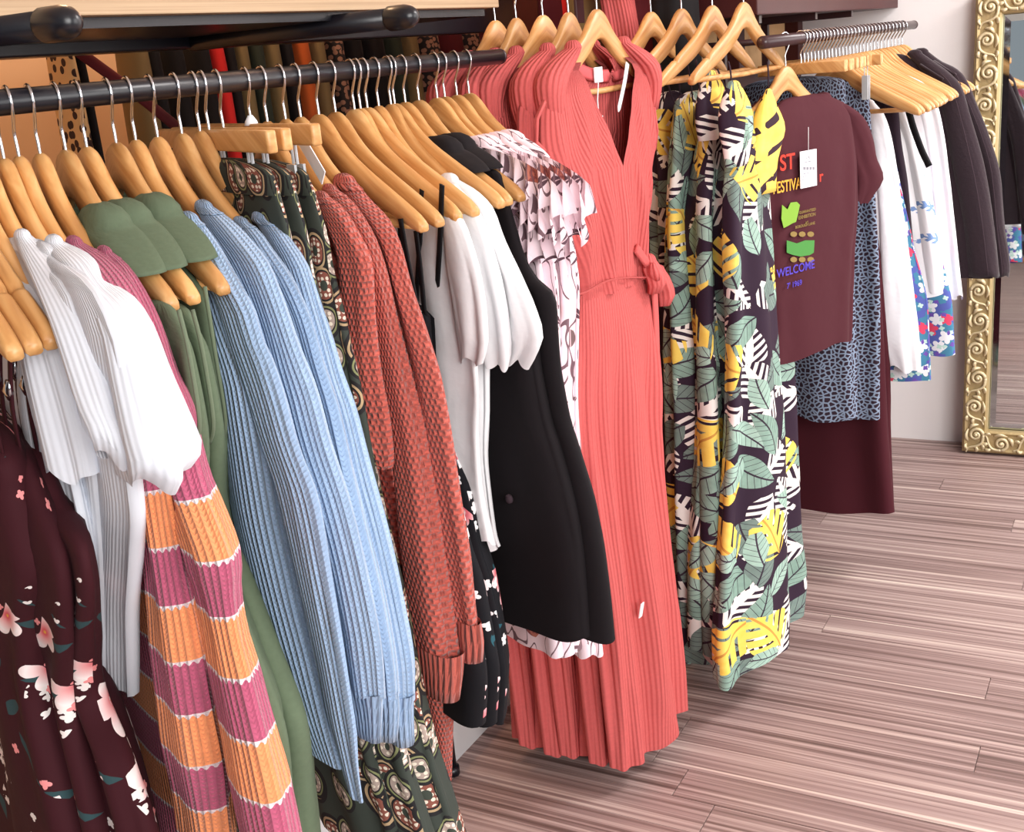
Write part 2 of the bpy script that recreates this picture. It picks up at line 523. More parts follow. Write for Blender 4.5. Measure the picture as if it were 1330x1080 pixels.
@defmat
def tropical(t):
    u, v, _ = t.sep(t.uv())
    c = t.mix(0.0, (46, 28, 46), (46, 28, 46))
    n = t.noise(t.uv(), 60, 3)
    # white grass sprays
    m, rib, r, lx, ly = leaf(t, u, v, 11.0, 2.3, .6, .46, 30.0, .6, .0, .95)
    c = t.mix(m, c, (236, 230, 224))
    # large green leaves
    m, rib, r, lx, ly = leaf(t, u, v, 10.0, 7.9, .64, .31, 0, .62, .25)
    g = t.mix(r > .5, t.mix(n, (112, 142, 130), (150, 178, 164)), t.mix(n, (96, 116, 110), (128, 146, 138)))
    vein = ((ly - lx.abs() * .8) * 44.0).sin() > .965
    g = t.mix(vein.max(rib), g, (52, 40, 54))
    c = t.mix(m, c, g)
    # yellow split leaves
    m, rib, r, lx, ly = leaf(t, u, v, 8.2, 12.4, .62, .42, 24.0, .36, .15, .36)
    yc = t.mix(n, (240, 196, 70), (250, 226, 120))
    yc = t.mix(rib, yc, (206, 150, 70))
    c = t.mix(m, c, yc)
    # mint leaves on top
    m, rib, r, lx, ly = leaf(t, u, v, 11.5, 21.3, .6, .27, 0, .30, -.2)
    g = t.mix(n, (140, 172, 158), (176, 204, 190))
    vein = ((ly - lx.abs() * .8) * 40.0).sin() > .96
    g = t.mix(vein.max(rib), g, (60, 48, 62))
    c = t.mix(m, c, g)
    return t.out(c, .8, n, .001, .4)
@defmat
def tropical_trim(t): return t.out((46, 28, 40), .8)
@defmat
def paisley(t):
    u, v, _ = t.sep(t.uv())
    c = t.mix(0.0, (56, 62, 56), (56, 62, 56))
    for sc, sd, cols in ((20.0, 1.0, ((176, 150, 116), (132, 78, 66), (190, 182, 140))), (25.0, 6.0, ((128, 132, 92), (168, 150, 140), (104, 60, 60)))):
        wx = u + (t.noise(t.vec(u * 12.0, v * 12.0), 1.0, 1.0) - .5) * .03
        vv = t.vor(t.vec(wx * sc + sd, v * sc * .8 + sd), 1.0, .8)
        d = vv['Distance']; r, g, b = t.sepc(vv['Color'])
        k = g < .72
        ring = (d * 64.0).sin()
        c = t.mix((d < .42) * k, c, (34, 32, 34))
        c = t.mix((d < .38) * k * (ring > .1), c, cols[0])
        c = t.mix((d < .30) * k * (ring > .25) * (r > .4), c, cols[2])
        dots = t.vor(t.vec(u * 150.0, v * 150.0), 1.0, .3)['Distance'] < .33
        c = t.mix((d < .26) * k, c, cols[1])
        c = t.mix((d < .24) * k * dots, c, (226, 214, 196))
        c = t.mix((d < .10) * k, c, (60, 66, 58))
    return t.out(c, .85)
@defmat
def leopard(t):
    u, v, _ = t.sep(t.uv())
    d = t.vor(t.vec(u * 95.0, v * 95.0), 1.0, 1.0, 'DISTANCE_TO_EDGE')['Distance']
    return t.out(t.mix(d > .16, (128, 142, 164), (44, 28, 40)), .85)
@defmat
def bright_floral(t):
    u, v, _ = t.sep(t.uv())
    c = t.mix(t.noise(t.uv(), 30, 2) > .5, (84, 96, 170), (70, 130, 160))
    fl, d, r = flower(t, u, v, 26.0, 2.2, .48, 5.0, .75)
    c = t.mix(fl, c, t.mix(r > .5, (222, 70, 100), (236, 236, 240)))
    sm, d, r = flower(t, u, v, 60.0, 7.2, .42, 4.0, .5)
    c = t.mix(sm, c, t.mix(r > .6, (190, 220, 210), (110, 80, 170)))
    return t.out(c, .85)
@defmat
def sketch_floral(t):
    u, v, _ = t.sep(t.uv())
    c = t.mix(0.0, (244, 244, 248), (244, 244, 248))
    m, rib, r, lx, ly = leaf(t, u, v, 12.0, 3.1, .5, .16, 30.0, .45, .3, .8)
    c = t.mix(m, c, t.mix(r > .6, (120, 150, 200), t.mix(r > .3, (224, 110, 120), (150, 180, 180))))
    return t.out(c, .85)
@defmat
def hanger_wood(t):
    x, y, z = t.sep(t.obj()); r = t.rnd()
    g = t.noise(t.vec(x * 7.0 + r * 40.0, y * 90.0, (z + x.abs() * .5) * 110.0), 1.0, 2.0, .5)
    c = t.ramp(g, [(.25, (184, 126, 70)), (.5, (208, 154, 94)), (.8, (226, 180, 122))])
    return t.out(t.hsv(c, r * .22 + .88), .38, g, .0006, .4, spec=.5)
@defmat
def chrome(t): return t.out((205, 207, 212), .18, metal=1.0)
@defmat
def rail_black(t): return t.out((20, 20, 27), .3, t.noise(t.pos(), 40, 2), .0006, .4, spec=.5)
@defmat
def rail_brown(t): return t.out((62, 38, 40), .3, spec=.5)
@defmat
def shelf_wood(t):
    x, y, z = t.sep(t.pos())
    g = t.noise(t.vec(x * 30.0, y * 1.5, z * 260.0), 1.0, 4.0, .6)
    return t.out(t.ramp(g, [(.25, (166, 136, 106)), (.55, (188, 160, 128)), (.8, (204, 178, 148))]), .55, g, .0006, .3)
@defmat
def dark_laminate(t):
    return t.out(t.mix(t.noise(t.pos(), 6, 3), (58, 18, 20), (74, 26, 26)), .5)
@defmat
def wall_white(t): return t.out(t.mix(t.noise(t.pos(), 1.5, 3), (240, 235, 234), (244, 240, 239)), .9, t.noise(t.pos(), 90, 3), .0006, .4)
@defmat
def wall_tan(t): return t.out(t.mix(t.noise(t.pos(), 1.5, 3), (206, 160, 116), (222, 178, 134)), .9)
@defmat
def plinth_white(t): return t.out((206, 204, 204), .7)
@defmat
def ceiling_white(t): return t.out((236, 234, 232), .9)
@defmat
def kraft(t): return t.out(t.mix(t.noise(t.pos(), 20, 3), (214, 168, 118), (230, 188, 140)), .85)
@defmat
def floor_wood(t):
    x, y, z = t.sep(t.pos()); r = t.rnd()
    o = r * 37.0
    a = t.noise(t.vec(x * .45 + o, y * 52.0 + o, 0.0), 1.0, 3.0, .6)
    b = t.noise(t.vec(x * 1.2 + o * 2.0, y * 130.0, 3.0), 1.0, 2.0, .5)
    f = a * .62 + b * .38 + (r - .5) * .05
    c = t.ramp(f, [(.28, (70, 52, 48)), (.42, (122, 98, 93)), (.5, (154, 129, 125)), (.58, (184, 161, 154)), (.68, (228, 211, 198))])
    return t.out(c, .42, f, .0006, .3, spec=.4)
@defmat
def gilt(t):
    n = t.noise(t.obj(), 60, 3)
    return t.out(t.mix(n, (206, 186, 142), (236, 222, 186)), .42, n, .001, .4, metal=.3, spec=.5)
@defmat
def gilt_dark(t): return t.out((186, 164, 120), .5, t.noise(t.obj(), 90, 3), .002, .6, metal=.5)
@defmat
def mirror_glass(t): return t.out((232, 240, 240), .02, metal=1.0)
@defmat
def bevel_glass(t): return t.out((206, 222, 226), .06, metal=1.0)
@defmat
def tag_white(t): return t.out((246, 246, 248), .6)
@defmat
def tag_ink(t): return t.out((96, 96, 112), .7)
@defmat
def thread(t): return t.out((235, 235, 240), .7)
@defmat
def clear_plastic(t):
    t.bs.inputs['Transmission Weight'].default_value = .35
    return t.out((225, 230, 234), .12, spec=.8)
@defmat
def print_red(t): return t.out((214, 62, 48), .85)
@defmat
def print_yellow(t): return t.out((222, 166, 62), .85)
@defmat
def print_green(t): return t.out((128, 170, 62), .85)
@defmat
def print_green_deep(t): return t.out((74, 138, 66), .85)
@defmat
def print_khaki(t): return t.out((138, 116, 66), .85)
@defmat
def print_blue(t): return t.out((82, 66, 178), .85)
@defmat
def back_black(t): return t.out((22, 18, 20), .9)
@defmat
def back_green(t): return t.out((44, 50, 40), .9)
@defmat
def back_red(t): return t.out((206, 40, 38), .9)
@defmat
def back_rust(t): return t.out((180, 84, 34), .9)
@defmat
def back_khaki(t): return t.out((120, 100, 66), .9)
@defmat
def back_wine(t): return t.out((84, 22, 28), .9)
@defmat
def back_print(t):
    v = t.vor(t.uv(), 45.0, 1.0)
    return t.out(t.mix(v['Distance'] < .34, (196, 160, 112), (52, 34, 30)), .9)
@defmat
def back_pattern(t):
    v = t.vor(t.uv(), 70.0, 1.0)
    return t.out(t.mix(v['Distance'] < .4, (40, 34, 34), (150, 110, 90)), .9)
@defmat
def denim(t): return t.out(t.mix(t.noise(t.uv(), 40, 3), (74, 90, 112), (98, 114, 134)), .9)
@defmat
def easel_wood(t): return t.out((150, 104, 66), .6)
@defmat
def yellow_leaf(t):
    u, v, _ = t.sep(t.uv()); n = t.noise(t.uv(), 40, 3)
    s = (((v - u.abs() * .6) * 90.0).sin() > .72) * (t.noise(t.vec(u * 30.0, v * 30.0), 1.0, 1.0) > .48)
    return t.out(t.mix(s, t.mix(n, (238, 190, 66), (250, 224, 120)), (52, 30, 42)), .8)
# ------------------------------------------------------------------ the room
X_BACK, Y_END = -2.35, 4.2
solo('floor', box(-2.4, 3.4, -2.6, Y_END, -.05, -.004), 'floor_wood', kind='structure', smooth=False)
floor = bpy.data.objects['floor']
PW, PL = .096, .92
plank_me = mesh_data('plank', box(-PL / 2 + .0008, PL / 2 - .0008, -PW / 2 + .0006, PW / 2 - .0006, -.0035, 0, .0007)[0],
                     box(-PL / 2 + .0008, PL / 2 - .0008, -PW / 2 + .0006, PW / 2 - .0006, -.0035, 0, .0007)[1], 'floor_wood', smooth=False)
fb = np.array(floor['_base'])
rows_ = int((Y_END - .95) / PW)
for j in range(rows_):
    y = Y_END - (j + .5) * PW
    sh = R.uniform(0, PL)
    x = -1.75 + sh * .8
    lim = 1.35 - .25 * max(0, (y - 2.4))
    while x - PL / 2 < lim:
        link('plank', plank_me, floor, np.array([x, y, R.uniform(0, .0006)]) - fb)
        x += PL
solo('wall_back', box(-2.4, 3.4, Y_END, Y_END + .1, 0, 2.7), 'wall_white', kind='structure', smooth=False)
solo('wall_left', box(X_BACK - .08, X_BACK, -1.0, Y_END, 0, 2.7), 'wall_tan', kind='structure', smooth=False)
solo('ceiling', box(-2.4, 1.6, -1.6, Y_END, 2.7, 2.8), 'ceiling_white', kind='structure', smooth=False)
solo('wall_front', box(-2.4, 3.4, -2.7, -2.6, 0, .78), 'coat_trim', kind='structure', smooth=False)
solo('window_1', join(box(-2.4, 3.4, -2.72, -2.58, .78, .84), box(-2.4, 3.4, -2.70, -2.60, 2.1, 2.2), box(-.95, -.88, -2.7, -2.6, .84, 2.1), box(1.2, 1.27, -2.7, -2.6, .84, 2.1)), 'plinth_white', kind='structure', smooth=False)
solo('baseboard_left', box(-1.30, -1.27, -.4, 2.55, 0, .16), 'plinth_white', kind='structure', smooth=False)
# dark panelled partition behind the far rail
wp = root('wall_partition', 'dark red-brown panelled partition behind the far clothes rail', 'partition', (-1.13, 3.3, 0), kind='structure')
y = 2.62
part('panel', box(-1.16, -1.12, 2.60, Y_END - .02, 0, 1.34), 'dark_laminate', wp, smooth=False)
for k, yy in enumerate((2.60, 3.02, 3.44, 4.08)):
    part('upright', box(-1.15, -1.10, yy, yy + .06, 1.34, 2.3, .003), 'dark_laminate', wp, smooth=False)
part('top_rail', box(-1.16, -1.10, 2.60, Y_END - .02, 1.60, 2.3), 'dark_laminate', wp, smooth=False)
for k in range(3):
    y0 = (2.66, 3.08, 3.50)[k]; y1 = (3.02, 3.44, 4.08)[k]
    part('inset_board', box(-1.155, -1.145, y0, y1, 1.34, 1.60), 'kraft', wp, smooth=False)

# ------------------------------------------------------------------ shelf, arms, rails
sh = root('wall_shelf', 'pale wooden shelf board above the near clothes rail', 'shelf', (-1.2, 1.1, 1.533))
part('board', box(-1.50, -1.05, .25, 1.93, 1.533, 1.60, .002), 'shelf_wood', sh, smooth=False)
part('under_panel', box(-1.49, -1.075, .26, 1.92, 1.521, 1.5328), 'rail_black', sh, smooth=False)
part('back_beam', box(-1.40, -1.35, .25, 2.55, 1.505, 1.70, .003), 'rail_black', sh, smooth=False)
def lathe(C, axis, prof, seg=20):
    """prof: (distance along axis, radius)"""
    axis = np.asarray(axis, float); a = np.cross(axis, [0, 0, 1.0]); a /= np.linalg.norm(a); b = np.cross(axis, a)
    V, F, U = [], [], []
    for i, (d, r) in enumerate(prof):
        for k in range(seg):
            w = 2 * math.pi * k / seg
            V.append(np.asarray(C) + axis * d + (a * math.cos(w) + b * math.sin(w)) * r)
    for i in range(len(prof) - 1):
        for k in range(seg):
            k2 = (k + 1) % seg
            F.append((i * seg + k, i * seg + k2, (i + 1) * seg + k2, (i + 1) * seg + k)); U.append([(0, 0)] * 4)
    F.append(tuple(range(seg - 1, -1, -1))); U.append([(0, 0)] * seg)
    F.append(tuple((len(prof) - 1) * seg + k for k in range(seg))); U.append([(0, 0)] * seg)
    return V, F, U
for lab, yy, z in (('black tubular shelf arm with rounded end cap nearest the left frame edge', .864, 1.519), ('black tubular shelf arm with rounded end cap above the far end of the near rail', 1.477, 1.515)):
    a = root('shelf_arm', lab, 'bracket', (-1.34, yy, z), 'shelf arms')
    part('arm', lathe((-1.36, yy, z), (1, 0, 0), [(0, .0145), (.40, .0145)]), 'rail_black', a)
    part('end_cap', lathe((-.985, yy, z), (1, 0, 0), [(0, .0145), (.004, .0172), (.03, .0172), (.04, .015), (.047, .010), (.05, .004)]), 'rail_black', a)
nr = root('clothes_rail', 'black tubular clothes rail under the pale wooden shelf', 'rail', (-1.0, 1.1, 1.45))
yend = at_X(648, rail_px(648), -1.0)[1]
part('tube', lathe((-1.0, .2, 1.45), (0, 1, 0), [(0, .0125), (yend - .2, .0125)], 24), 'rail_black', nr)
part('end_plug', lathe((-1.0, yend - .001, 1.45), (0, 1, 0), [(0, .0128), (.006, .0128), (.009, .009)], 24), 'rail_brown', nr)
lg = at_Z(588, 1004, 0.0)
part('leg', lathe((lg[0], lg[1], 0), (0, 0, 1), [(0, .011), (1.40, .011)], 16) if False else tube([(lg[0], lg[1], 0), (lg[0], lg[1], 1.30)], .0105, 14), 'rail_black', nr)
part('foot', tube([(lg[0], lg[1], .0), (lg[0], lg[1], .018)], .016, 16), 'rail_black', nr)
def arm_rail(label, x0, x1, y, z):
    a = root('face_out_arm', label, 'bracket', (x0, y, z), 'face-out display arms')
    part('arm', lathe((x0, y, z), (1, 0, 0), [(0, .0095), (x1 - x0, .0095)]), 'rail_brown', a)
    part('end_cap', lathe((x1, y, z), (1, 0, 0), [(0, .0125), (.012, .0125), (.018, .006)]), 'rail_brown', a)
    part('wall_plate', box(x0 - .006, x0, y - .02, y + .02, z - .06, z + .06, .002), 'rail_brown', a, smooth=False)
YC, ZC = 1.99, 1.566
YT, ZT = 2.42, 1.563
arm_rail('short display arm carrying the coral maxi dresses', -1.36, -.86, YC, ZC)
arm_rail('short display arm carrying the tropical leaf print dresses', -1.12, -.73, YT, ZT)
XR = -.71
pr0, pr1 = at_X(1000, 53, XR), at_X(1186, 33, XR)
ZR = float((pr0[2] + pr1[2]) / 2)
fr_ = root('clothes_rail', 'brown metal clothes rail reaching towards the white wall', 'rail', (XR, 3.2, ZR), None)
part('tube', lathe((XR, pr0[1] - .05, ZR), (0, 1, 0), [(0, .0125), (pr1[1] - pr0[1] + .05, .0125)], 20), 'rail_brown', fr_)
part('end_plug', lathe((XR, pr1[1] - .001, ZR), (0, 1, 0), [(0, .013), (.012, .013), (.02, .008)], 20), 'rail_brown', fr_)
for yy in (2.66, 3.86):
    part('wall_arm', tube([(-1.10, yy, ZR), (XR, yy, ZR)], .007), 'rail_brown', fr_)
ds = root('wall_shelf', 'dark red-brown shelf above the far clothes rail', 'shelf', (-.9, 3.3, 1.485))
part('board', box(-1.10, -.80, 2.64, 4.19, 1.487, 1.58, .003), 'dark_laminate', ds, smooth=False)
for yy in (2.75, 3.25, 3.66):
    part('bracket', join(box(-1.10, -.83, yy, yy + .02, 1.47, 1.487), box(-1.10, -1.08, yy, yy + .02, 1.32, 1.487)), 'rail_brown', ds, smooth=False)

# ------------------------------------------------------------------ hangers
NECK = .052
def hanger_body(notch=True):
    half = [(0, 0, -.050), (.006, -.0005, -.0505), (.014, -.003, -.052), (.022, -.008, -.056), (.032, -.017, -.063), (.045, -.030, -.073), (.06, -.042, -.082),
            (.08, -.055, -.093), (.10, -.066, -.102), (.12, -.076, -.110), (.14, -.086, -.118), (.152, -.0925, -.1225), (.156, -.0990, -.124), (.160, -.100, -.126),
            (.164, -.0985, -.127), (.168, -.1000, -.129), (.18, -.106, -.133), (.195, -.114, -.139), (.207, -.121, -.143), (.215, -.128, -.1445), (.2185, -.134, -.143)]
    if not notch: half = [q for q in half if not (.150 < q[0] < .170)]
    half = [(s * 1.075, a, b) for s, a, b in half]
    prof = [(-s, a, b) for s, a, b in reversed(half[1:])] + half
    V, F = [], []
    for s, a, b in prof:
        y = -.010 * (abs(s) / .22) ** 2; w = .0065; c = min(.0035, (a - b) * .2)
        for (dy, dz) in ((-w + c, a), (w - c, a), (w, a - c), (w, b + c), (w - c, b), (-w + c, b), (-w, b + c), (-w, a - c)):
            V.append((s, -y + dy, dz))
    n = len(prof)
    for i in range(n - 1):
        for k in range(8):
            k2 = (k + 1) % 8; F.append((i * 8 + k, i * 8 + k2, (i + 1) * 8 + k2, (i + 1) * 8 + k))
    F.append(tuple(range(7, -1, -1))); F.append(tuple((n - 1) * 8 + k for k in range(8)))
    return V, F
def hook_geo():
    r = .0148
    p = [(-.011, 0, -.010)] + [(r * math.cos(w), 0, r * math.sin(w)) for w in np.linspace(math.pi * .98, -.35, 11)]
    p += [(.011, 0, -.012), (.004, 0, -.022), (-.001, 0, -.031), (0, 0, -.042), (0, 0, -NECK - .008)]
    return tube(spline(p, 3), .0018, 6)
HB = mesh_data('hanger_body', [(v[0], v[1], v[2] - NECK) for v in hanger_body()[0]], hanger_body()[1], 'hanger_wood')
HN = HB
HB = mesh_data('hanger_body', [(v[0], v[1], v[2] - NECK) for v in hanger_body(False)[0]], hanger_body(False)[1], 'hanger_wood')
g = hook_geo(); HK = mesh_data('hook', g[0], g[1], 'chrome')
g = tube([(-.216, .0085, -NECK - .136), (-.1, .006, -NECK - .137), (0, .003, -NECK - .138), (.1, .006, -NECK - .137), (.216, .0085, -NECK - .136)], .0055, 8); BAR = mesh_data('trouser_bar', g[0], g[1], 'hanger_wood')
g = box(-.205, .205, -.006, .006, -NECK - .024, -NECK, .003); FLAT = mesh_data('hanger_bar', g[0], g[1], 'hanger_wood')
g = join(box(-.012, .012, -.007, -.004, -.055, 0), box(-.012, .012, .004, .007, -.055, 0), tube([(-.006, 0, 0), (-.006, 0, .03)], .0018, 6), tube([(.006, 0, 0), (.006, 0, .03)], .0018, 6))
CLIP = mesh_data('clip', g[0], g[1], 'clear_plastic', smooth=False)

g = lathe((0, 0, -NECK - .002), (0, 0, 1.0001), [(0, .009), (.004, .008), (.010, .0035)], 12) if False else tube([(0, 0, -NECK - .002), (0, 0, -NECK + .003), (0, 0, -NECK + .010)], [.009, .0075, .003], 12)
HCOL = mesh_data('hook_collar', g[0], g[1], 'tag_white')
def hanger(fr, label, group=None, bar=True, flat=False, tilt=0.0, clips=(), sc=1.0, half=1.0, notch=False, collar=False):
    o = root('clothes_hanger', label, 'hanger', fr.O, group)
    o.rotation_euler = (0, math.radians(tilt), -math.radians(fr.deg))
    link('hook', HK, o)
    if flat:
        if collar: link('hook_collar', HCOL, o)
        b = link('hanger_bar', FLAT, o); b.scale = (half, 1, 1)
        for cx in clips:
            c = link('clip', CLIP, b, (cx, 0, -NECK - .046))
    else:
        b = link('hanger_body', HN if notch else HB, o); b.scale = (sc, 1, 1)
        if bar:
            b = link('trouser_bar', BAR, o); b.scale = (sc, 1, 1)
    return o
# ------------------------------------------------------------------ gilt mirror
MLEAN = 2.4
mr = root('wall_mirror', 'tall mirror in a carved gold scrollwork frame leaning on the white wall', 'mirror', (-.2, Y_END - .02, 0))
MX0, MX1, MZ0, MZ1, FWD = -.555, .20, .003, 1.515, .082
YM = Y_END - .045
def frame_prof(x0, x1, z0, z1, w):
    """mitred frame: cross profile (inset, proud)"""
    prof = [(0, 0), (0, .022), (.008, .030), (.016, .026), (w - .018, .026), (w - .010, .031), (w - .003, .024), (w, .010)]
    V, F = [], []
    for ins, pr in prof:
        for (x, z) in ((x0 + ins, z0 + ins), (x1 - ins, z0 + ins), (x1 - ins, z1 - ins), (x0 + ins, z1 - ins)):
            V.append((x, YM + .02 - pr, z))
    for i in range(len(prof) - 1):
        for k in range(4):
            k2 = (k + 1) % 4; F.append((i * 4 + k, (i + 1) * 4 + k, (i + 1) * 4 + k2, i * 4 + k2))
    return V, F, None
part('frame', frame_prof(MX0, MX1, MZ0, MZ1, FWD), 'gilt_dark', mr, smooth=False)
part('backing', box(MX0 + .01, MX1 - .01, YM + .019, Y_END - .002, MZ0 + .01, MZ1 - .01), 'gilt_dark', mr, smooth=False)
gx0, gx1, gz0, gz1 = MX0 + FWD, MX1 - FWD, MZ0 + FWD, MZ1 - FWD
bv = .022
V = [(gx0 - .004, YM + .014, gz0 - .004), (gx1 + .004, YM + .014, gz0 - .004), (gx1 + .004, YM + .014, gz1 + .004), (gx0 - .004, YM + .014, gz1 + .004),
     (gx0 + bv, YM + .011, gz0 + bv), (gx1 - bv, YM + .011, gz0 + bv), (gx1 - bv, YM + .011, gz1 - bv), (gx0 + bv, YM + .011, gz1 - bv)]
part('glass', (V[4:], [(0, 1, 2, 3)], None), 'mirror_glass', mr, smooth=False)
part('glass_bevel', (V, [(0, 1, 5, 4), (1, 2, 6, 5), (2, 3, 7, 6), (3, 0, 4, 7)], None), 'bevel_glass', mr, smooth=False)
def scroll_geo():
    gs = []
    sp = []
    for k in range(26):
        w = k / 25 * 4.1 * math.pi / 1.35; r = .0235 * (1 - k / 25 * .86)
        sp.append((.004 + r * math.cos(w), -.004 - .006 * k / 25, .004 + r * math.sin(w)))
    gs.append(tube(sp, [.0062 - .0024 * k / 25 for k in range(26)], 6))
    gs.append(tube([(.004, -.012, .004), (.004, -.016, .004)], [.007, .003], 8))
    stem = spline([(.0275, -.004, .004), (.024, -.006, -.022), (.006, -.006, -.036), (-.018, -.005, -.043), (-.027, -.004, -.06)], 4)
    gs.append(tube(stem, [.006 - .0035 * i / (len(stem) - 1) for i in range(len(stem))], 6))
    for (a, b, c) in (((-.02, -.02), (-.027, .0), (-.021, .024)), ((-.018, .024), (-.008, .038), (.012, .04)), ((.02, -.026), (.028, -.036), (.024, -.048)), ((-.002, -.036), (.008, -.046), (.004, -.058)), ((-.024, -.03), (-.029, -.038), (-.020, -.05))):
        L = spline([(a[0], -.003, a[1]), (b[0], -.008, b[1]), (c[0], -.003, c[1])], 4)
        m = len(L); gs.append(tube(L, [.0015 + .0055 * math.sin(math.pi * i / (m - 1)) for i in range(m)], 6, flat=.6))
    return join(*gs)
g = scroll_geo(); SCR = mesh_data('scroll', g[0], g[1], 'gilt')
def scroll(x, z, rot, flip):
    o = link('scroll', SCR, mr, np.array([x, YM - .006, z]) - np.array(mr.location))
    o.rotation_euler = (0, rot, 0); o.scale = (-1 if flip else 1, 1, 1)
nz = 15
for i in range(nz):
    z = MZ0 + .06 + (MZ1 - MZ0 - .12) * i / (nz - 1)
    for x in (MX0 + FWD / 2, MX1 - FWD / 2): scroll(x, z, 0, i % 2)
for i in range(6):
    x = MX0 + FWD + .04 + (MX1 - MX0 - 2 * FWD - .08) * i / 5
    for z in (MZ0 + FWD / 2, MZ1 - FWD / 2): scroll(x, z, math.pi / 2, i % 2)
mr.location = (-.2, Y_END - .02 - 1.515 * math.sin(math.radians(MLEAN)) - .004, .004); mr.rotation_euler = (-math.radians(MLEAN), 0, 0)
# ------------------------------------------------------------------ garments on the near rail
def default_body(fr, hem, W=.205, T=.016, top=.125, s0=-.03):
    return plain(fr, [(top + .01, s0 * .3, .05, .006), (top + .045, s0 * .5, .11, .010), (top + .085, s0, W * .82, T * .8), (top + .15, s0, W * .95, T), ((top + hem) / 2, s0, W * 1.0, T * 1.1), (hem, s0, W * 1.02, T * 1.2)])
def sweater(label, fr, rows, mat, welt, hem, group, ratio=1.6, seed=1, cuff=None, body_rows=None, cat='sweater', T=.013, folds=((3, .003, 3.0), (5, .002, -4.0)), name='knit_sweater', collar=None, vs=0.0):
    o = root(name, label, cat, fr.p(0, .5), group)
    part('body', loft(fr, body_rows or default_body(fr, hem, T=T), folds=((4, .006, 2.0), (7, .003, -3.0)), seed=seed, v0=vs), mat, o)
    sl = part('sleeve', loft(fr, sil(fr, rows, ratio), N=72, folds=folds, seed=seed + 5, hem=.003, v0=vs), mat, o)
    part('sleeve', loft(fr, sil(fr, rows, ratio, mirror=True), folds=folds, seed=seed + 9, hem=.003, N=28, step=.03, v0=vs), mat, o)
    if cuff:
        part('cuff', loft(fr, sil(fr, cuff, ratio), folds=((3, .002, 1.0),), seed=seed, cap=False, capb=True), welt, sl)
    (y0, a0, b0), (y1, a1, b1) = rows[0], rows[1]
    part('collar', loft(fr, sil(fr, [(y0 - 2, a0 - 1, b0 - 3), (y0 + 3, a0 - 1, b0 + 2), (y0 + (y1 - y0) * .5, a0 + (a1 - a0) * .5 - 1, b0 + (b1 - b0) * .5 + 2)], ratio), folds=(), seed=seed, step=.005, capb=True), welt, o)
    return o
def ribbon(fr, pts, w, off=0.0, flat=.3):
    P = [fr.at(x, y, off) for x, y in pts]
    return tube(spline(P, 4), w, 6, flat=flat, flat_dir=fr.e)

def arm_mid(s): return NECK + .038 + .437 * s
def over_arm(fr, s0, s1, sg=1, A=.052, B=.024, seed=1, folds=((3, .0015, 9.0),)):
    """cloth wrapped over one arm of the hanger"""
    return loft(fr, [(fr.p(sg * s, arm_mid(s) - .003, -.003), A * f, B * f) for s, f in zip(np.linspace(s0, s1, 6), (.95, 1.05, 1.06, 1.05, 1.0, .9))], N=48, p=2.7, folds=folds, seed=seed, capb=True, step=.008)
def flounce(fr, pts, drop, amp, waves, seed=1, off=0.0, n=70, m=7):
    """gathered strip hanging from a seam"""
    rg = np.random.RandomState(seed); p0 = rg.uniform(0, 6.28)
    S = spline([fr.at(x, y, off) for x, y in pts], 12); S = np.array(S); L = np.concatenate([[0], np.cumsum(np.linalg.norm(np.diff(S, axis=0), axis=1))])
    q = np.linspace(0, L[-1], n); C = np.stack([np.interp(q, L, S[:, k]) for k in range(3)], 1)
    V, F, U = [], [], []
    for i in range(n):
        for j in range(m):
            v = j / (m - 1); w = waves * 6.283 * i / (n - 1) + p0 + .6 * math.sin(3.1 * i / n * 6.28 + p0)
            V.append(C[i] + fr.n * (amp * v ** .8 * math.sin(w) + .006 * v) + fr.e * (amp * .8 * v * math.cos(w) + .012 * v) + np.array([0, 0, -drop * v * (1 + .12 * math.sin(w))]))
    for i in range(n - 1):
        for j in range(m - 1):
            F.append((i * m + j, i * m + j + 1, (i + 1) * m + j + 1, (i + 1) * m + j))
            U.append([(q[i] * 1.4, j * drop / m), (q[i] * 1.4, (j + 1) * drop / m), (q[i + 1] * 1.4, (j + 1) * drop / m), (q[i + 1] * 1.4, j * drop / m)])
    return V, F, U

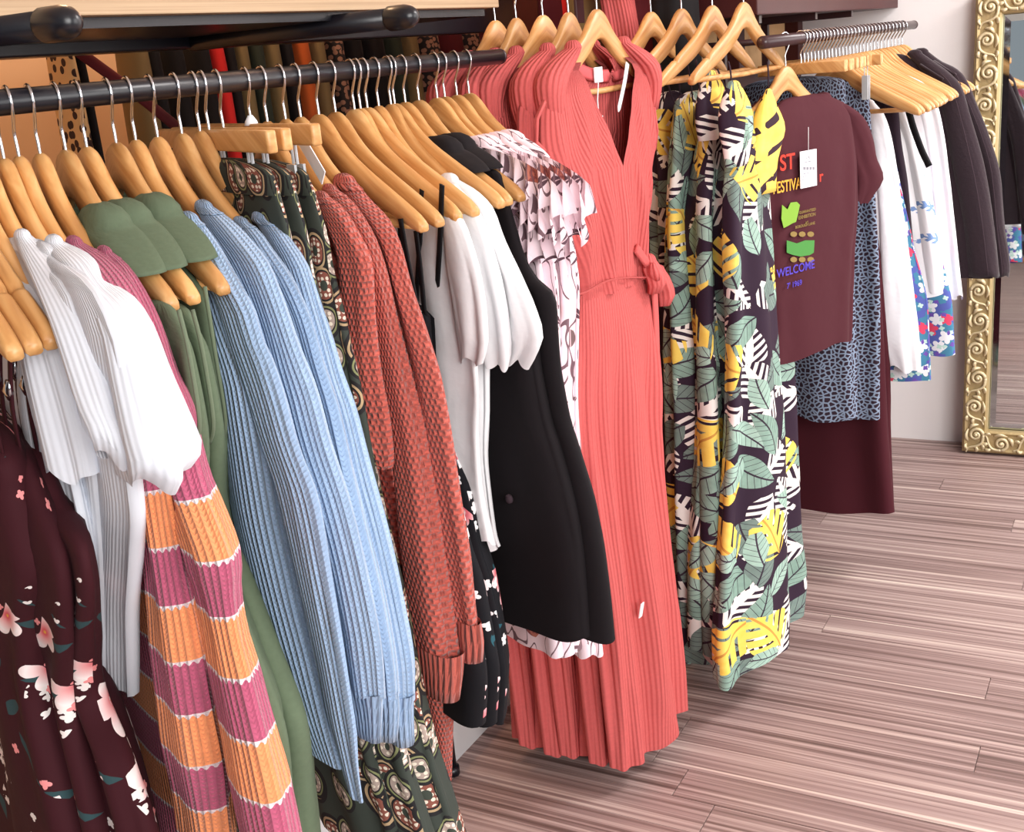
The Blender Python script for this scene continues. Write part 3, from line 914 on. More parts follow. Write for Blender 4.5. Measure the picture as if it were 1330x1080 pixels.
# --- burgundy floral strap dresses at the left edge
HL = 'wooden hangers on the near rail'
BUR = [(-124, None), (-100, None), (-78, None)]
bur_names = ['burgundy floral strap dress nearest the camera', 'second burgundy floral strap dress, straps beside the white ribbed tops', 'third burgundy floral strap dress, tucked against the white ribbed tops']
for i, (hx, _) in enumerate(BUR):
    fr = on_rail(hx, 28)
    hanger(fr, ['leftmost wooden hanger, rounded tip low at the left frame edge', 'second wooden hanger with its rounded tip above the burgundy dresses', 'third wooden hanger, tip against the white ribbed sleeve'][i], HL, bar=False, notch=True)
    o = root('strap_dress', bur_names[i], 'dress', fr.p(0, .6), 'burgundy floral strap dresses')
    if i == 0: ed = [(600, 22, .13, .03), (640, 32, .15, .034), (700, 50, .17, .036), (800, 62, .19, .04), (900, 80, .21, .045), (1000, 110, .23, .05), (1120, 140, .25, .055), (1300, 180, .26, .06)]
    elif i == 1: ed = [(598, 40, .13, .02), (640, 55, .15, .022), (700, 80, .18, .025), (800, 95, .2, .03), (900, 105, .21, .035), (1000, 135, .23, .04), (1120, 165, .25, .045), (1300, 200, .26, .05)]
    else: ed = [(592, 60, .13, .018), (640, 76, .15, .02), (690, 108, .18, .02), (750, 119, .2, .022), (809, 120, .2, .025), (889, 126, .21, .028), (969, 158, .23, .03), (1068, 187, .25, .035), (1200, 215, .26, .04)]
    part('skirt', loft(fr, edge(fr, ed), N=80, folds=((5, .007, 1.5), (9, .006, -2.0), (14, .003, 1.0)), seed=20 + i, ramp=.5), 'burgundy_floral', o)
    P0, A0, B0 = edge(fr, ed)[0]
    for sg in (1, -1):
        for f, s_ in ((.82, .178), (.42, .150)):
            top = fr.p(sg * s_, arm_mid(s_) + .022, -.004); end = P0 + fr.e * A0 * sg * f - np.array([0, 0, .004])
            st_ = part('strap', tube(spline([top, top * .5 + end * .5 + fr.n * .004, end], 5), .0058, 6, flat=.3, flat_dir=fr.e), 'burgundy_plain', o)
            if sg == 1 and i:
                part('strap_slider', tube([top * .7 + end * .3 + fr.n * .005, top * .62 + end * .38 + fr.n * .006, top * .55 + end * .45 + fr.n * .005], [.003, .0062, .003], 8, flat=.6), 'chrome', st_)

# --- white ribbed tops
WH = [(-56, 'white ribbed top nearest the burgundy dresses', [(330, -12, 8), (345, -8, 22), (380, 5, 52), (420, 18, 75), (480, 30, 98), (540, 45, 115), (590, 58, 126), (606, 62, 128)], 700),
      (-32, 'middle white ribbed top with flared short sleeve', [(306, 18, 40), (325, 24, 62), (360, 40, 95), (410, 62, 128), (460, 80, 148), (520, 100, 170), (560, 116, 186), (586, 124, 182)], 860),
      (-6, 'white ribbed top with the widest flared sleeve, over the striped sweaters', [(314, 58, 82), (335, 70, 118), (366, 90, 140), (390, 104, 170), (428, 116, 193), (483, 124, 213), (551, 134, 240), (585, 142, 252), (612, 150, 240)], 886)]
for i, (hx, lab, rows, hemy) in enumerate(WH):
    fr = on_rail(hx, 28)
    hanger(fr, f"wooden hanger inside the {['first', 'second', 'third'][i]} white ribbed top", HL, bar=False, sc=.78)
    o = root('ribbed_top', lab, 'top', fr.p(0, .4), 'white ribbed tops')
    if i == 2:
        br = edge(fr, [(330, 70, .05, .01), (370, 120, .13, .012), (450, 155, .19, .016), (600, 170, .2, .018), (640, 175, .2, .018), (700, 174, .19, .018), (790, 169, .18, .018), (886, 171, .18, .02)], .012)
    elif i == 1:
        br = edge(fr, [(325, 45, .05, .01), (370, 90, .13, .012), (450, 115, .19, .016), (600, 132, .2, .018), (690, 140, .2, .018), (790, 143, .19, .018), (884, 147, .19, .02)])
    else:
        br = edge(fr, [(345, 5, .05, .01), (390, 40, .13, .012), (450, 66, .19, .016), (600, 95, .2, .016), (660, 108, .2, .016), (760, 115, .2, .016)])
    part('body', loft(fr, br, folds=((5, .006, 1.5), (9, .004, -2.0)), seed=31 + i, hem=.004), 'white_rib', o)
    part('sleeve', loft(fr, sil(fr, rows, 2.0), folds=((3, .006, 2.0), (6, .003, -3.0)), seed=35 + i, hem=.010, ramp=1.0), 'white_rib', o)
    part('sleeve', loft(fr, sil(fr, rows, 2.0, mirror=True), N=28, step=.03, folds=((3, .006, 2.0),), seed=38 + i, hem=.01, ramp=.8), 'white_rib', o)

# --- pink and orange striped sweaters
fr = on_rail(14, 28); hanger(fr, 'wooden hanger inside the first striped sweater', HL, bar=False, sc=.75)
sweater('pink and orange striped sweater with a long hanging sleeve in front', fr,
        [(316, 86, 108), (335, 96, 140), (370, 115, 172), (420, 135, 196), (500, 152, 212), (570, 165, 222), (640, 175, 232), (714, 186, 244), (790, 194, 262), (848, 199, 275), (910, 208, 286), (964, 215, 297), (1043, 231, 303), (1110, 240, 312)], 'stripe_knit', 'stripe_knit', .8, 'striped sweaters', seed=41, T=.02,
        body_rows=edge(fr, [(330, 100, .05, .01), (370, 150, .13, .014), (450, 180, .2, .02), (560, 195, .21, .024), (650, 206, .21, .026), (788, 214, .21, .028), (927, 218, .21, .03), (996, 222, .2, .028)], -.03), vs=.015)
fr = on_rail(42, 28); hanger(fr, 'wooden hanger inside the second striped sweater', HL, bar=False, sc=.75)
sweater('pink and orange striped sweater behind, elbow bulging towards the olive dresses', fr,
        [(328, 126, 146), (345, 135, 166), (387, 150, 193), (430, 160, 212), (480, 170, 228), (530, 185, 250), (613, 205, 270), (664, 222, 291), (721, 240, 311), (774, 256, 312), (811, 264, 318), (876, 274, 338), (945, 288, 357), (1019, 300, 378), (1110, 318, 396)], 'stripe_knit', 'stripe_knit', .85, 'striped sweaters', seed=47, T=.02, vs=.05)

# --- olive sleeveless dresses
OL = [(76, 'olive sleeveless dress, left of the three', [(254, 90, 118), (268, 96, 126), (300, 120, 148), (326, 148, 176), (336, 160, 184)], 232, 0),
      (104, 'olive sleeveless dress, middle of the three', [(248, 122, 148), (264, 130, 158), (300, 156, 184), (330, 186, 214), (342, 196, 222)], 252, 1),
      (143, 'olive sleeveless dress on the right, beside the blue sweaters', [(258, 162, 192), (275, 172, 206), (300, 192, 232), (324, 214, 256), (336, 224, 263)], 264, 2)]
for i, (hx, lab, rows, x0, _) in enumerate(OL):
    fr = on_rail(hx, 28)
    hanger(fr, ['wooden hanger with notched tip showing under the left olive dress', 'wooden hanger with notched tip under the middle olive dress', 'wooden hanger tip poking from the right olive dress'][i], HL, notch=i < 2)
    o = root('sleeveless_dress', lab, 'dress', fr.p(0, .6), 'olive sleeveless dresses')
    d = (-34, -16, 0)[i]
    for sg in (1, -1):
        part('shoulder', over_arm(fr, .085, .172, sg, seed=51 + i), 'olive', o)
    ed = [(352, 244, .04, .008), (372, 260, .09, .011), (395, 268, .13, .014), (455, 279, .17, .018), (541, 294, .19, .02), (600, 296, .2, .022), (647, 299, .2, .022), (681, 306, .2, .022), (742, 329, .21, .024), (836, 364, .22, .026), (917, 392, .23, .028), (1000, 401, .24, .03), (1100, 412, .24, .03)]
    if i < 2: ed = [(408, 262, .04, .008), (432, 273, .11, .013)] + ed[3:]
    part('body', loft(fr, edge(fr, [(y, x + d, a, b) for y, x, a, b in ed]), N=64, folds=((5, .006, 1.5), (8, .004, -2.5)), seed=57 + i), 'olive', o)
    part('armhole_edge', ribbon(fr, [(266 + d, 372 + 30 * (i < 2)), (279 + d, 455), (293 + d, 545), (288 + d, 575)], .002, .012, 1.0), 'olive_trim', o)

# --- blue sweaters
BL = [(169, 'blue rib-knit sweater nearest the olive dresses, sleeve hanging lowest', [(284, 234, 258), (300, 238, 272), (330, 250, 292), (366, 268, 312), (403, 286, 331), (436, 296, 340), (464, 305, 353), (501, 318, 365), (566, 338, 383), (640, 362, 410), (742, 385, 429), (823, 403, 443), (880, 415, 452), (925, 424, 459), (985, 441, 463), (1035, 455, 469)], None,
       [(300, 240, .05, .012), (340, 268, .12, .016), (403, 300, .17, .024), (500, 338, .2, .028), (640, 362, .21, .03), (742, 384, .21, .03), (823, 404, .21, .028), (925, 430, .2, .024), (975, 444, .19, .02)]),
      (198, 'second blue rib-knit sweater, its welt hem ending level with its cuff', [(268, 254, 276), (285, 262, 300), (305, 274, 321), (342, 298, 349), (374, 313, 361), (436, 335, 382), (470, 342, 396), (500, 350, 408), (566, 368, 426), (640, 392, 451), (742, 420, 476), (823, 436, 492), (890, 448, 497)], [(886, 447, 497), (910, 455, 495), (954, 463, 493)], None),
      (230, 'third blue rib-knit sweater, sleeve hidden between its neighbours', [(288, 304, 322), (300, 310, 338), (321, 322, 353), (362, 345, 382), (415, 366, 406), (460, 376, 420), (525, 392, 442), (586, 405, 456), (680, 428, 478), (762, 446, 498), (844, 462, 512), (892, 466, 516)], [(886, 466, 516), (910, 470, 516), (950, 474, 514)], None),
      (254, 'fourth blue rib-knit sweater, beside the paisley skirts', [(282, 328, 352), (298, 338, 368), (317, 348, 382), (342, 360, 398), (383, 374, 411), (444, 388, 431), (484, 396, 443), (525, 406, 458), (586, 418, 474), (680, 440, 500), (762, 458, 519), (844, 474, 534), (893, 480, 536)], [(886, 479, 537), (910, 484, 536), (952, 490, 538)], None)]
for i, (hx, lab, rows, cuff, ed) in enumerate(BL):
    fr = on_rail(hx, 28)
    hanger(fr, f"wooden hanger inside the {['first', 'second', 'third', 'fourth'][i]} blue sweater", HL, bar=False, sc=.78)
    sweater(lab, fr, rows, 'blue_knit', 'blue_welt', .78, 'blue rib-knit sweaters', seed=61 + 3 * i, cuff=cuff, body_rows=edge(fr, ed) if ed else None, ratio=2.6)

# --- paisley skirts on clip hangers
for i, hx in enumerate((266, 285, 322)):
    fr = on_rail(hx, 30)
    hanger(fr, ['flat bar hanger clipped to the first paisley skirt', 'flat bar hanger clipped to the second paisley skirt', 'flat bar hanger with white hook collar clipped to the third paisley skirt'][i], HL, flat=True, clips=(-.13, .13), tilt=0, collar=i == 2)
    o = root('paisley_skirt', ['olive paisley skirt clipped nearest the blue sweaters', 'olive paisley skirt, middle of the three clipped skirts', 'olive paisley skirt hanging against the coral sweaters'][i], 'skirt', fr.p(0, .7), 'clipped paisley skirts')
    d = (-46, -24, 0)[i]
    ed = [(226, 396, .15, .012), (252, 406, .15, .014), (301, 419, .16, .018), (354, 427, .17, .02), (435, 444, .18, .024), (525, 462, .19, .026), (650, 486, .2, .028), (800, 518, .21, .03), (897, 536, .22, .034), (966, 553, .23, .036), (1027, 572, .23, .038), (1110, 598, .24, .04)]
    part('skirt', loft(fr, edge(fr, [(y, x + d * (1 if y < 800 else 1.5), a, b) for y, x, a, b in ed]), N=80, folds=((6, .006, 1.0), (11, .006, -1.5)), seed=71 + i, cap=False, capb=False), 'paisley', o)
    part('waistband', loft(fr, edge(fr, [(y, x + d, a + .003, b + .003) for y, x, a, b in ed[:2]]), folds=(), cap=True, seed=3), 'paisley', o)

# --- coral waffle sweaters
CO = [(343, 'coral waffle-knit sweater nearest the paisley skirts', [(256, 408, 428), (270, 414, 446), (300, 428, 464), (338, 440, 480), (403, 446, 484), (468, 450, 490), (546, 458, 504), (585, 464, 508), (600, 466, 507)], None),
      (367, 'middle coral waffle-knit sweater with wide turned-back cuff', [(246, 420, 438), (262, 428, 458), (285, 445, 474), (309, 458, 486), (358, 472, 501), (415, 482, 513), (493, 495, 533), (566, 506, 550), (620, 510, 560), (681, 514, 570), (762, 524, 582), (840, 532, 594)], [(832, 531, 602), (850, 533, 602), (892, 538, 598)]),
      (387, 'coral waffle-knit sweater beside the black strap dresses, small cuff', [(236, 434, 462), (256, 446, 478), (289, 468, 508), (321, 484, 522), (371, 498, 535), (431, 512, 556), (484, 524, 573), (554, 536, 587), (640, 548, 600), (701, 558, 610), (762, 570, 616), (806, 580, 621)], [(802, 588, 624), (825, 590, 627), (852, 592, 626)])]
for i, (hx, lab, rows, cuff) in enumerate(CO):
    fr = on_rail(hx, 28)
    hanger(fr, f"wooden hanger inside the {['first', 'middle', 'last'][i]} coral sweater", HL, bar=False, sc=.72)
    sw = sweater(lab, fr, rows, 'coral_knit', 'coral_welt', .62, 'coral waffle-knit sweaters', seed=81 + 3 * i, cuff=cuff, ratio=2.2)
    if i == 2:
        part('tie_belt', loft(fr, sil(fr, [(700, 520, 566), (800, 534, 580), (893, 546, 586), (950, 560, 585), (1012, 571, 584)], 2.0, -.02), folds=((3, .003, 2.0),), seed=88, capb=True), 'coral_knit', sw)
fr = on_rail(351, 28)
to = root('swing_tag', 'white paper swing tag tucked against the first coral sweater', 'tag', fr.at(404, 205))
part('card', obox(fr.at(405, 205, .02), fr.e * .75 + np.array([0, 0, -.66]), fr.n, fr.e * .66 + np.array([0, 0, .75]), .034, .0006, .010), 'tag_white', to, smooth=False)

# --- black strap dresses with dark floral skirts
for i, hx in enumerate((411, 433, 458)):
    fr = on_rail(hx, 28)
    hanger(fr, ['wooden hanger tip just right of the coral sweaters, lower of a pair', 'wooden hanger tip just right of the coral sweaters, upper of a pair', 'wooden hanger with a black strap over its notch before the white tees'][i], HL)
    o = root('strap_dress', ['black floral strap dress next to the coral sweaters', 'middle black floral strap dress', 'black floral strap dress beside the white tees'][i], 'dress', fr.p(0, .6), 'black floral strap dresses')
    d = (-34, -16, 0)[i]
    ed = [(410, 572, .11, .016), (450, 574, .13, .02), (520, 580, .15, .022), (585, 592, .17, .022), (635, 608, .18, .024), (697, 622, .19, .026), (747, 638, .2, .028), (810, 650, .21, .03), (860, 657, .22, .032), (922, 654, .22, .034)]
    part('skirt', loft(fr, edge(fr, [(y, x + d, a, b) for y, x, a, b in ed]), N=72, folds=((3, .009, 1.0), (5, .004, -2.0)), seed=91 + i, hem=.006), 'black_floral', o)
    for q in ([[(485, 258), (487, 290), (500, 420)], [(520, 284), (530, 340), (545, 415)]], [[(519, 285), (521, 320), (530, 415)], [(540, 300), (545, 340), (552, 412)]], [[(548, 246), (546, 300), (540, 400)], [(574, 240), (571, 320), (565, 410)]])[i]:
        part('strap', ribbon(fr, q, .0065), 'black_trim', o)

# --- white tees
WT = [(466, 'white tee nearest the black strap dresses', [(268, 572, 588), (285, 574, 602), (310, 578, 612), (354, 584, 624), (400, 592, 630), (440, 598, 632), (468, 600, 626)],
       [(270, 575, .05, .01), (300, 590, .12, .012), (360, 600, .17, .014), (440, 612, .18, .016), (487, 616, .18, .016), (560, 616, .18, .016), (622, 620, .18, .018), (700, 636, .17, .018)]),
      (490, 'middle white tee with crumpled sleeve', [(246, 578, 598), (262, 588, 614), (285, 598, 628), (320, 608, 640), (361, 616, 652), (417, 626, 662), (450, 630, 664), (474, 636, 660)], [(262, 592, .05, .01), (300, 606, .12, .012), (360, 618, .17, .014), (440, 626, .18, .016), (520, 628, .18, .016), (600, 628, .18, .016), (690, 640, .18, .018), (708, 646, .16, .016)]),
      (506, 'white tee beside the black dress, widest sleeve', [(234, 570, 596), (250, 590, 622), (269, 608, 640), (311, 622, 656), (354, 634, 676), (396, 642, 694), (428, 648, 703), (450, 652, 696), (470, 650, 684)], None)]
for i, (hx, lab, rows, ed) in enumerate(WT):
    fr = on_rail(hx, 28)
    hanger(fr, f"wooden hanger inside the {['first', 'middle', 'last'][i]} white tee", HL, bar=False, sc=.75)
    o = root('white_tee', lab, 'tee', fr.p(0, .4), 'white tees')
    part('body', loft(fr, edge(fr, ed) if ed else default_body(fr, .62, W=.18, T=.014), folds=((5, .006, 1.5), (8, .005, -3.0)), seed=101 + i, hem=.008), 'white_tee', o)
    part('sleeve', loft(fr, sil(fr, rows, 1.9), folds=((3, .006, 4.0), (5, .004, -7.0)), seed=104 + i, hem=.007, ramp=.9), 'white_tee', o)
    part('sleeve', loft(fr, sil(fr, rows, 1.9, mirror=True), N=28, step=.03, folds=((3, .004, 3.0),), seed=107 + i, hem=.01), 'white_tee', o)

# --- black sleeveless dresses
BK = [(525, 'black sleeveless dress with a small dark button, left of the pair', -36), (543, 'black sleeveless dress at right of the pair, its edge against the coral dress', 0)]
for i, (hx, lab, d) in enumerate(BK):
    fr = on_rail(hx, 27)
    hanger(fr, ['wooden hanger with black shoulder strap, left of the black dresses', 'wooden hanger with notched tip above the right black dress'][i], HL, notch=True)
    o = root('sleeveless_dress', lab, 'dress', fr.p(0, .6), 'black sleeveless dresses')
    rows = [[(196, 560, 588), (206, 566, 598), (220, 576, 610), (240, 592, 616)], [(184, 600, 626), (194, 604, 642), (208, 612, 654), (228, 622, 655), (250, 632, 656)]][i]
    for sg in (1, -1):
        part('shoulder', over_arm(fr, .08, .145, sg, seed=111 + i), 'black_crepe', o)
    ed = [(228, 650, .04, .01), (262, 660, .06, .012), (300, 671, .09, .014), (330, 680, .11, .016), (357, 694, .14, .018), (382, 719, .17, .02), (431, 724, .18, .022), (484, 729, .19, .024), (537, 739, .2, .026), (579, 752, .21, .028), (652, 772, .23, .032), (727, 783, .25, .034), (814, 789, .27, .036)]
    part('body', loft(fr, edge(fr, [(y, x + d, a, b) for y, x, a, b in ed]), N=72, folds=((4, .006, 1.0), (7, .004, -2.0)), seed=117 + i, hem=.006, tilt=.035), 'black_crepe', o)
    if i == 0:
        P = fr.at(660, 648, .036); part('button', lathe(P, fr.n, [(-.004, .007), (.0, .007), (.002, .005)], 14), 'coat_trim', o)

# --- pink floral ruffled dresses
for i, hx in enumerate((567, 577, 593, 609)):
    fr = on_rail(hx, 27)
    hanger(fr, ['wooden hanger tip in front of the pink floral ruffles, first of four', 'second wooden hanger among the pink floral ruffles', 'third wooden hanger among the pink floral ruffles', 'last wooden hanger on the near rail, by the coral dresses'][i], HL)
    o = root('floral_dress', ['pink floral ruffled dress next to the black dresses', 'second pink floral ruffled dress', 'third pink floral ruffled dress', 'pink floral ruffled dress nearest the coral dresses, shoulder widest'][i], 'dress', fr.p(0, .5), 'pink floral ruffled dresses')
    d = (-44, -28, -14, 0)[i]
    part('shoulder', over_arm(fr, .085, .15, 1, A=.054, B=.016, seed=121 + i, folds=((5, .002, 9.0),)), 'pink_floral', o)
    part('shoulder', over_arm(fr, .085, .15, -1, A=.054, B=.016, seed=125 + i), 'pink_floral', o)
    part('ruffle', flounce(fr, [(664 + d, 190), (690 + d, 196), (720 + d, 208), (750 + d, 226), (766 + d, 240)], .045, .010, 6.5, 121 + i, .012), 'pink_floral', o)
    part('ruffle', flounce(fr, [(700 + d, 226), (722 + d, 240), (742 + d, 256), (756 + d, 268)], .05, .011, 4.5, 131 + i, .014), 'pink_floral', o)
    part('ruffle', flounce(fr, [(690 + d, 250), (706 + d, 272), (724 + d, 290), (740 + d, 300)], .045, .010, 4.0, 141 + i, .02), 'pink_floral', o)
    ed = [(240, 690, .05, .01), (290, 735, .14, .014), (330, 744, .16, .016), (361, 748, .16, .018), (431, 748, .16, .02), (501, 747, .16, .022), (600, 752, .17, .024), (700, 762, .18, .026), (800, 772, .2, .03), (838, 776, .21, .032)]
    part('body', loft(fr, edge(fr, [(y, x + d, a, b) for y, x, a, b in ed]), N=72, folds=((5, .008, 1.0), (9, .005, -2.0)), seed=128 + i, hem=.01), 'pink_floral', o)
    part('strap', ribbon(fr, [(716 + d, 240), (712 + d, 262), (704 + d, 280), (716 + d, 300)], .0018, .03, 1.0), 'pink_floral', o)
for i, hx in enumerate((475, 511)):
    fr = on_rail(hx, 26)
    hanger(fr, ['bare wooden hanger between the first two white tees', 'bare wooden hanger behind the last white tee'][i], HL)
# ------------------------------------------------------------------ coral maxi dresses on the display arm
def ribs(fr, rows, v_top, v_bot, v_hw, N=120, step=.012, seed=1):
    """wrap bodice: oval sections with a V cut out of the near side"""
    h = np.array([r[0] for r in rows]); S = np.array([r[1] for r in rows]); A = np.array([r[2] for r in rows]); B = np.array([r[3] for r in rows])
    q = np.linspace(h[0], h[-1], int((h[-1] - h[0]) / step) + 1)
    Sq, Aq, Bq = (pchip(h, a, q) for a in (S, A, B))
    rg = np.random.RandomState(seed); p0, p1, p2 = rg.uniform(0, 6.28, 3)
    n3 = N // 6; V, F, U = [], [], []
    nf = 3 * n3 + 1
    for i, hh in enumerate(q):
        hw = max(0.0, v_hw * (v_bot - hh) / (v_bot - v_top)) if hh < v_bot else 0.0
        hw = min(hw, Aq[i] * .72); c = .012 * min(1, max(0, (hh - v_top) / (v_bot - v_top)))
        xs = list(np.linspace(-Aq[i], c - hw, n3 + 1)) + list(np.linspace(c - hw, c + hw, n3 + 1))[1:] + list(np.linspace(c + hw, Aq[i], n3 + 1))[1:]
        ring = []
        for j, x in enumerate(xs):
            w = max(0.0, 1 - abs(x / Aq[i]) ** 2.6) ** .5
            drape = .35 + .65 * min(1, max(0, (hh - v_top) / .30))
            f = (.0065 * math.sin(x * 95 + p0 + hh * 7) + .0035 * math.sin(x * 190 + p1 - hh * 10 + 1.5 * math.sin(hh * 12))) * drape * min(1, .25 + 25 * min(abs(x - c + hw), abs(x - c - hw)))
            ring.append((x, Bq[i] * w + f * min(1, w * 2)))
        back = np.linspace(Aq[i], -Aq[i], 2 * n3 + 1)[1:-1]
        for x in back:
            w = max(0.0, 1 - abs(x / Aq[i]) ** 2.6) ** .5
            ring.append((x, -Bq[i] * w * .55 + .002 * math.sin(x * 120 + p2)))
        for (x, y) in ring:
            zz = hh
            V.append(fr.O + fr.e * (Sq[i] + x) + fr.n * y + np.array([0, 0, -zz]))
    M = nf + 2 * n3 - 1
    for i in range(len(q) - 1):
        for k in range(M):
            if q[i] < v_bot and n3 <= k < 2 * n3: continue
            if q[i] < v_top + .015 and (nf + n3 - n3 * .55 < k < nf + n3 + n3 * .45): continue
            k2 = (k + 1) % M
            F.append((i * M + k, (i + 1) * M + k, (i + 1) * M + k2, i * M + k2))
            u0, u1 = k * .9 / M, (k + 1) * .9 / M
            U.append([(u0, q[i]), (u0, q[i + 1]), (u1, q[i + 1]), (u1, q[i])])
    return V, F, U
def px_rows(fr, rows, B):
    out = []
    for k, (y, xl, xr) in enumerate(rows):
        P = fr.at((xl + xr) / 2, y); ge, gn = fr.g(P)
        b = B[k] if hasattr(B, '__len__') else B
        hw = (xr - xl) / 2
        A = math.sqrt(max(hw * hw - (b * gn) ** 2, (hw * .6) ** 2)) / ge
        out.append((P, A, b))
    return out
CG = 'coral maxi dresses'
coral_x = [-.89, -.945, -.998, -1.048, -1.097]
names = ['coral ribbed maxi wrap dress with V neck facing the camera', 'second coral maxi dress, just behind the front one', 'third coral maxi dress along the display arm', 'fourth coral maxi dress along the display arm', 'coral maxi dress farthest left behind the pink floral ruffles']
proto = None
F0 = Frame(coral_x[0], YC, -84, ZC)
def sh_of(fr, rows):
    out = []
    for (P, A, b) in rows:
        d = P - fr.O; out.append((-d[2], d.dot(fr.e), A, b))
    return out
bod = sh_of(F0, px_rows(F0, [(78, 738, 818), (97, 722, 838), (115, 708, 845), (137, 703, 849), (174, 703, 853), (223, 712, 849), (288, 734, 846), (345, 748, 842), (372, 752, 841)], [.012, .022, .03, .035, .038, .04, .036, .03, .03]))
skr = px_rows(F0, [(366, 752, 842), (385, 751, 846), (427, 750, 852), (500, 748, 856), (581, 752, 856), (664, 760, 862), (727, 768, 868), (831, 780, 880), (900, 786, 886), (952, 790, 890)], [.026, .03, .036, .04, .042, .044, .046, .048, .05, .05])
vt = bod[0][0]; vb = -(F0.at(790, 214)[2] - F0.O[2])
o = root('maxi_dress', names[0], 'dress', (coral_x[0], YC, .05), CG)
part('bodice', ribs(F0, bod, vt, vb, .105), 'coral_jersey', o)
part('skirt', loft(F0, skr, N=150, step=.016, p=2.0, folds=((8, .013, .7), (13, .006, -1.2), (5, .009, .6)), seed=11, ramp=.3, cap=False, hem=.012), 'coral_jersey', o)
wst = [F0.at(x, y, .036) for x, y in ((752, 382), (765, 377), (785, 366), (805, 361), (828, 360), (842, 360))]
part('waist_seam', tube(spline(wst, 4), .002, 6), 'coral_jersey', o)
# sleeve openings: short kimono cap on both shoulders
for sx in ((695, 706, 154, 192), (850, 855, 160, 200)):
    P = F0.at(sx[0] + 4, (sx[2] + sx[3]) / 2)
    part('sleeve_edge', tube([F0.at(sx[0] + 12, sx[2] - 22, .03), F0.at(sx[0] + 2, sx[2], .03), F0.at(sx[0] + 1, sx[3] - 8, .022), F0.at(sx[0] + 12, sx[3] + 4, .02)] if sx[0] < 800 else [F0.at(849, 140, .02), F0.at(853, 170, .016), F0.at(850, 195, .012)], .004, 6), 'coral_jersey', o)
# sash bow at the waist
part('bow_loop', loft(F0, [(F0.at(842, 338, .03), .016, .014), (F0.at(848, 352, .04), .024, .018), (F0.at(853, 366, .045), .022, .016), (F0.at(850, 380, .04), .016, .012)], folds=((4, .002, 9.0),), seed=5, capb=True), 'coral_jersey', o)
part('bow_loop', loft(F0, [(F0.at(856, 350, .03), .012, .010), (F0.at(862, 368, .035), .02, .014), (F0.at(866, 384, .03), .022, .014), (F0.at(864, 396, .03), .014, .010)], folds=((4, .002, 9.0),), seed=6, capb=True), 'coral_jersey', o)
part('sash_tail', ribbon(F0, [(826, 322), (836, 336), (846, 350)], .011, .035, .45), 'coral_jersey', o)
part('sash_tail', ribbon(F0, [(850, 378), (852, 420), (853, 470), (852, 512)], .012, .03, .35), 'coral_jersey', o)
part('side_label', obox(F0.at(833, 792, .05), F0.e, F0.n, (.2, 0, .98), .006, .001, .016), 'tag_white', o, smooth=False)
part('knot', loft(F0, [(F0.at(848, 346, .05), .008, .008), (F0.at(850, 354, .052), .013, .012), (F0.at(852, 364, .05), .008, .008)], capb=True, seed=2), 'coral_jersey', o)
part('back_neck_facing', ribbon(F0, [(748, 88), (765, 96), (785, 99), (805, 96), (818, 88)], .012, -.012, .25), 'coral_plain', o)
lb = part('neck_label', obox(F0.at(777, 97, -.006), F0.e, F0.n, (0, 0, 1), .014, .001, .013), 'tag_white', o, smooth=False)
tg = root('price_tag', 'white paper price tag hanging in the V neck of the coral dress', 'tag', F0.at(780, 160, .0))
part('card', obox(F0.at(780, 178, .02), F0.e, F0.n, (0.02, 0, 1), .011, .0005, .036), 'tag_white', tg, smooth=False)
part('string', tube([F0.at(777, 106, 0), F0.at(776, 130, .02), F0.at(778, 156, .022)], .0012, 5), 'thread', tg)
for k in range(3):
    part('print', obox(F0.at(779 + k, 166 + 9 * k, .0212), F0.e, F0.n, (0, 0, 1), .006, .0003, .0016), 'tag_ink', tg, smooth=False)
tg = root('care_label', 'folded white label at the right edge of the coral V neck', 'tag', F0.at(808, 110))
part('card', tube(spline([F0.at(815, 82, .01), F0.at(811, 108, .016), F0.at(803, 145, .02)], 5), [.006] * 10 + [.002], 6, flat=.15, flat_dir=F0.e), 'tag_white', tg)
hanger(F0, 'wooden hanger holding the front coral dress, bar seen in the V neck', 'hangers of the coral dresses', sc=.82)
for sg in (-1, 1):
    part('shoulder', loft(F0, [(F0.p(sg * s_, h_ - .012), a_, b_) for s_, h_, a_, b_ in ((.088, .125, .016, .014), (.115, .138, .03, .02), (.145, .155, .036, .025), (.168, .175, .032, .028), (.178, .205, .022, .026), (.17, .25, .018, .02))], folds=((4, .0015, 8.0),), seed=12 + sg, capb=True), 'coral_jersey', o)

# the dresses behind share the front one's cut
parts = [c for c in o.children if c.name.split('.')[0] in ('bodice', 'skirt', 'back_neck_facing', 'waist_seam', 'shoulder')]
for i in range(1, 5):
    c = o.copy(); COL.objects.link(c); c['label'] = names[i]
    dx, dy = coral_x[i] - coral_x[0], (0, .0, .004, -.004, .006)[i]
    c.location = (coral_x[i], YC + dy, .05); c.rotation_euler = (0, 0, math.radians((0, 4, -3, 5, -2)[i]))
    for pp in parts:
        q = pp.copy(); COL.objects.link(q); q.parent = c
    hanger(Frame(coral_x[i], YC + dy, -84 - (0, 4, -3, 5, -2)[i], ZC), ['', 'second wooden hanger of the coral dresses', 'third wooden hanger of the coral dresses', 'fourth wooden hanger of the coral dresses', 'wooden hanger of the coral dress farthest left'][i], 'hangers of the coral dresses', sc=.78)

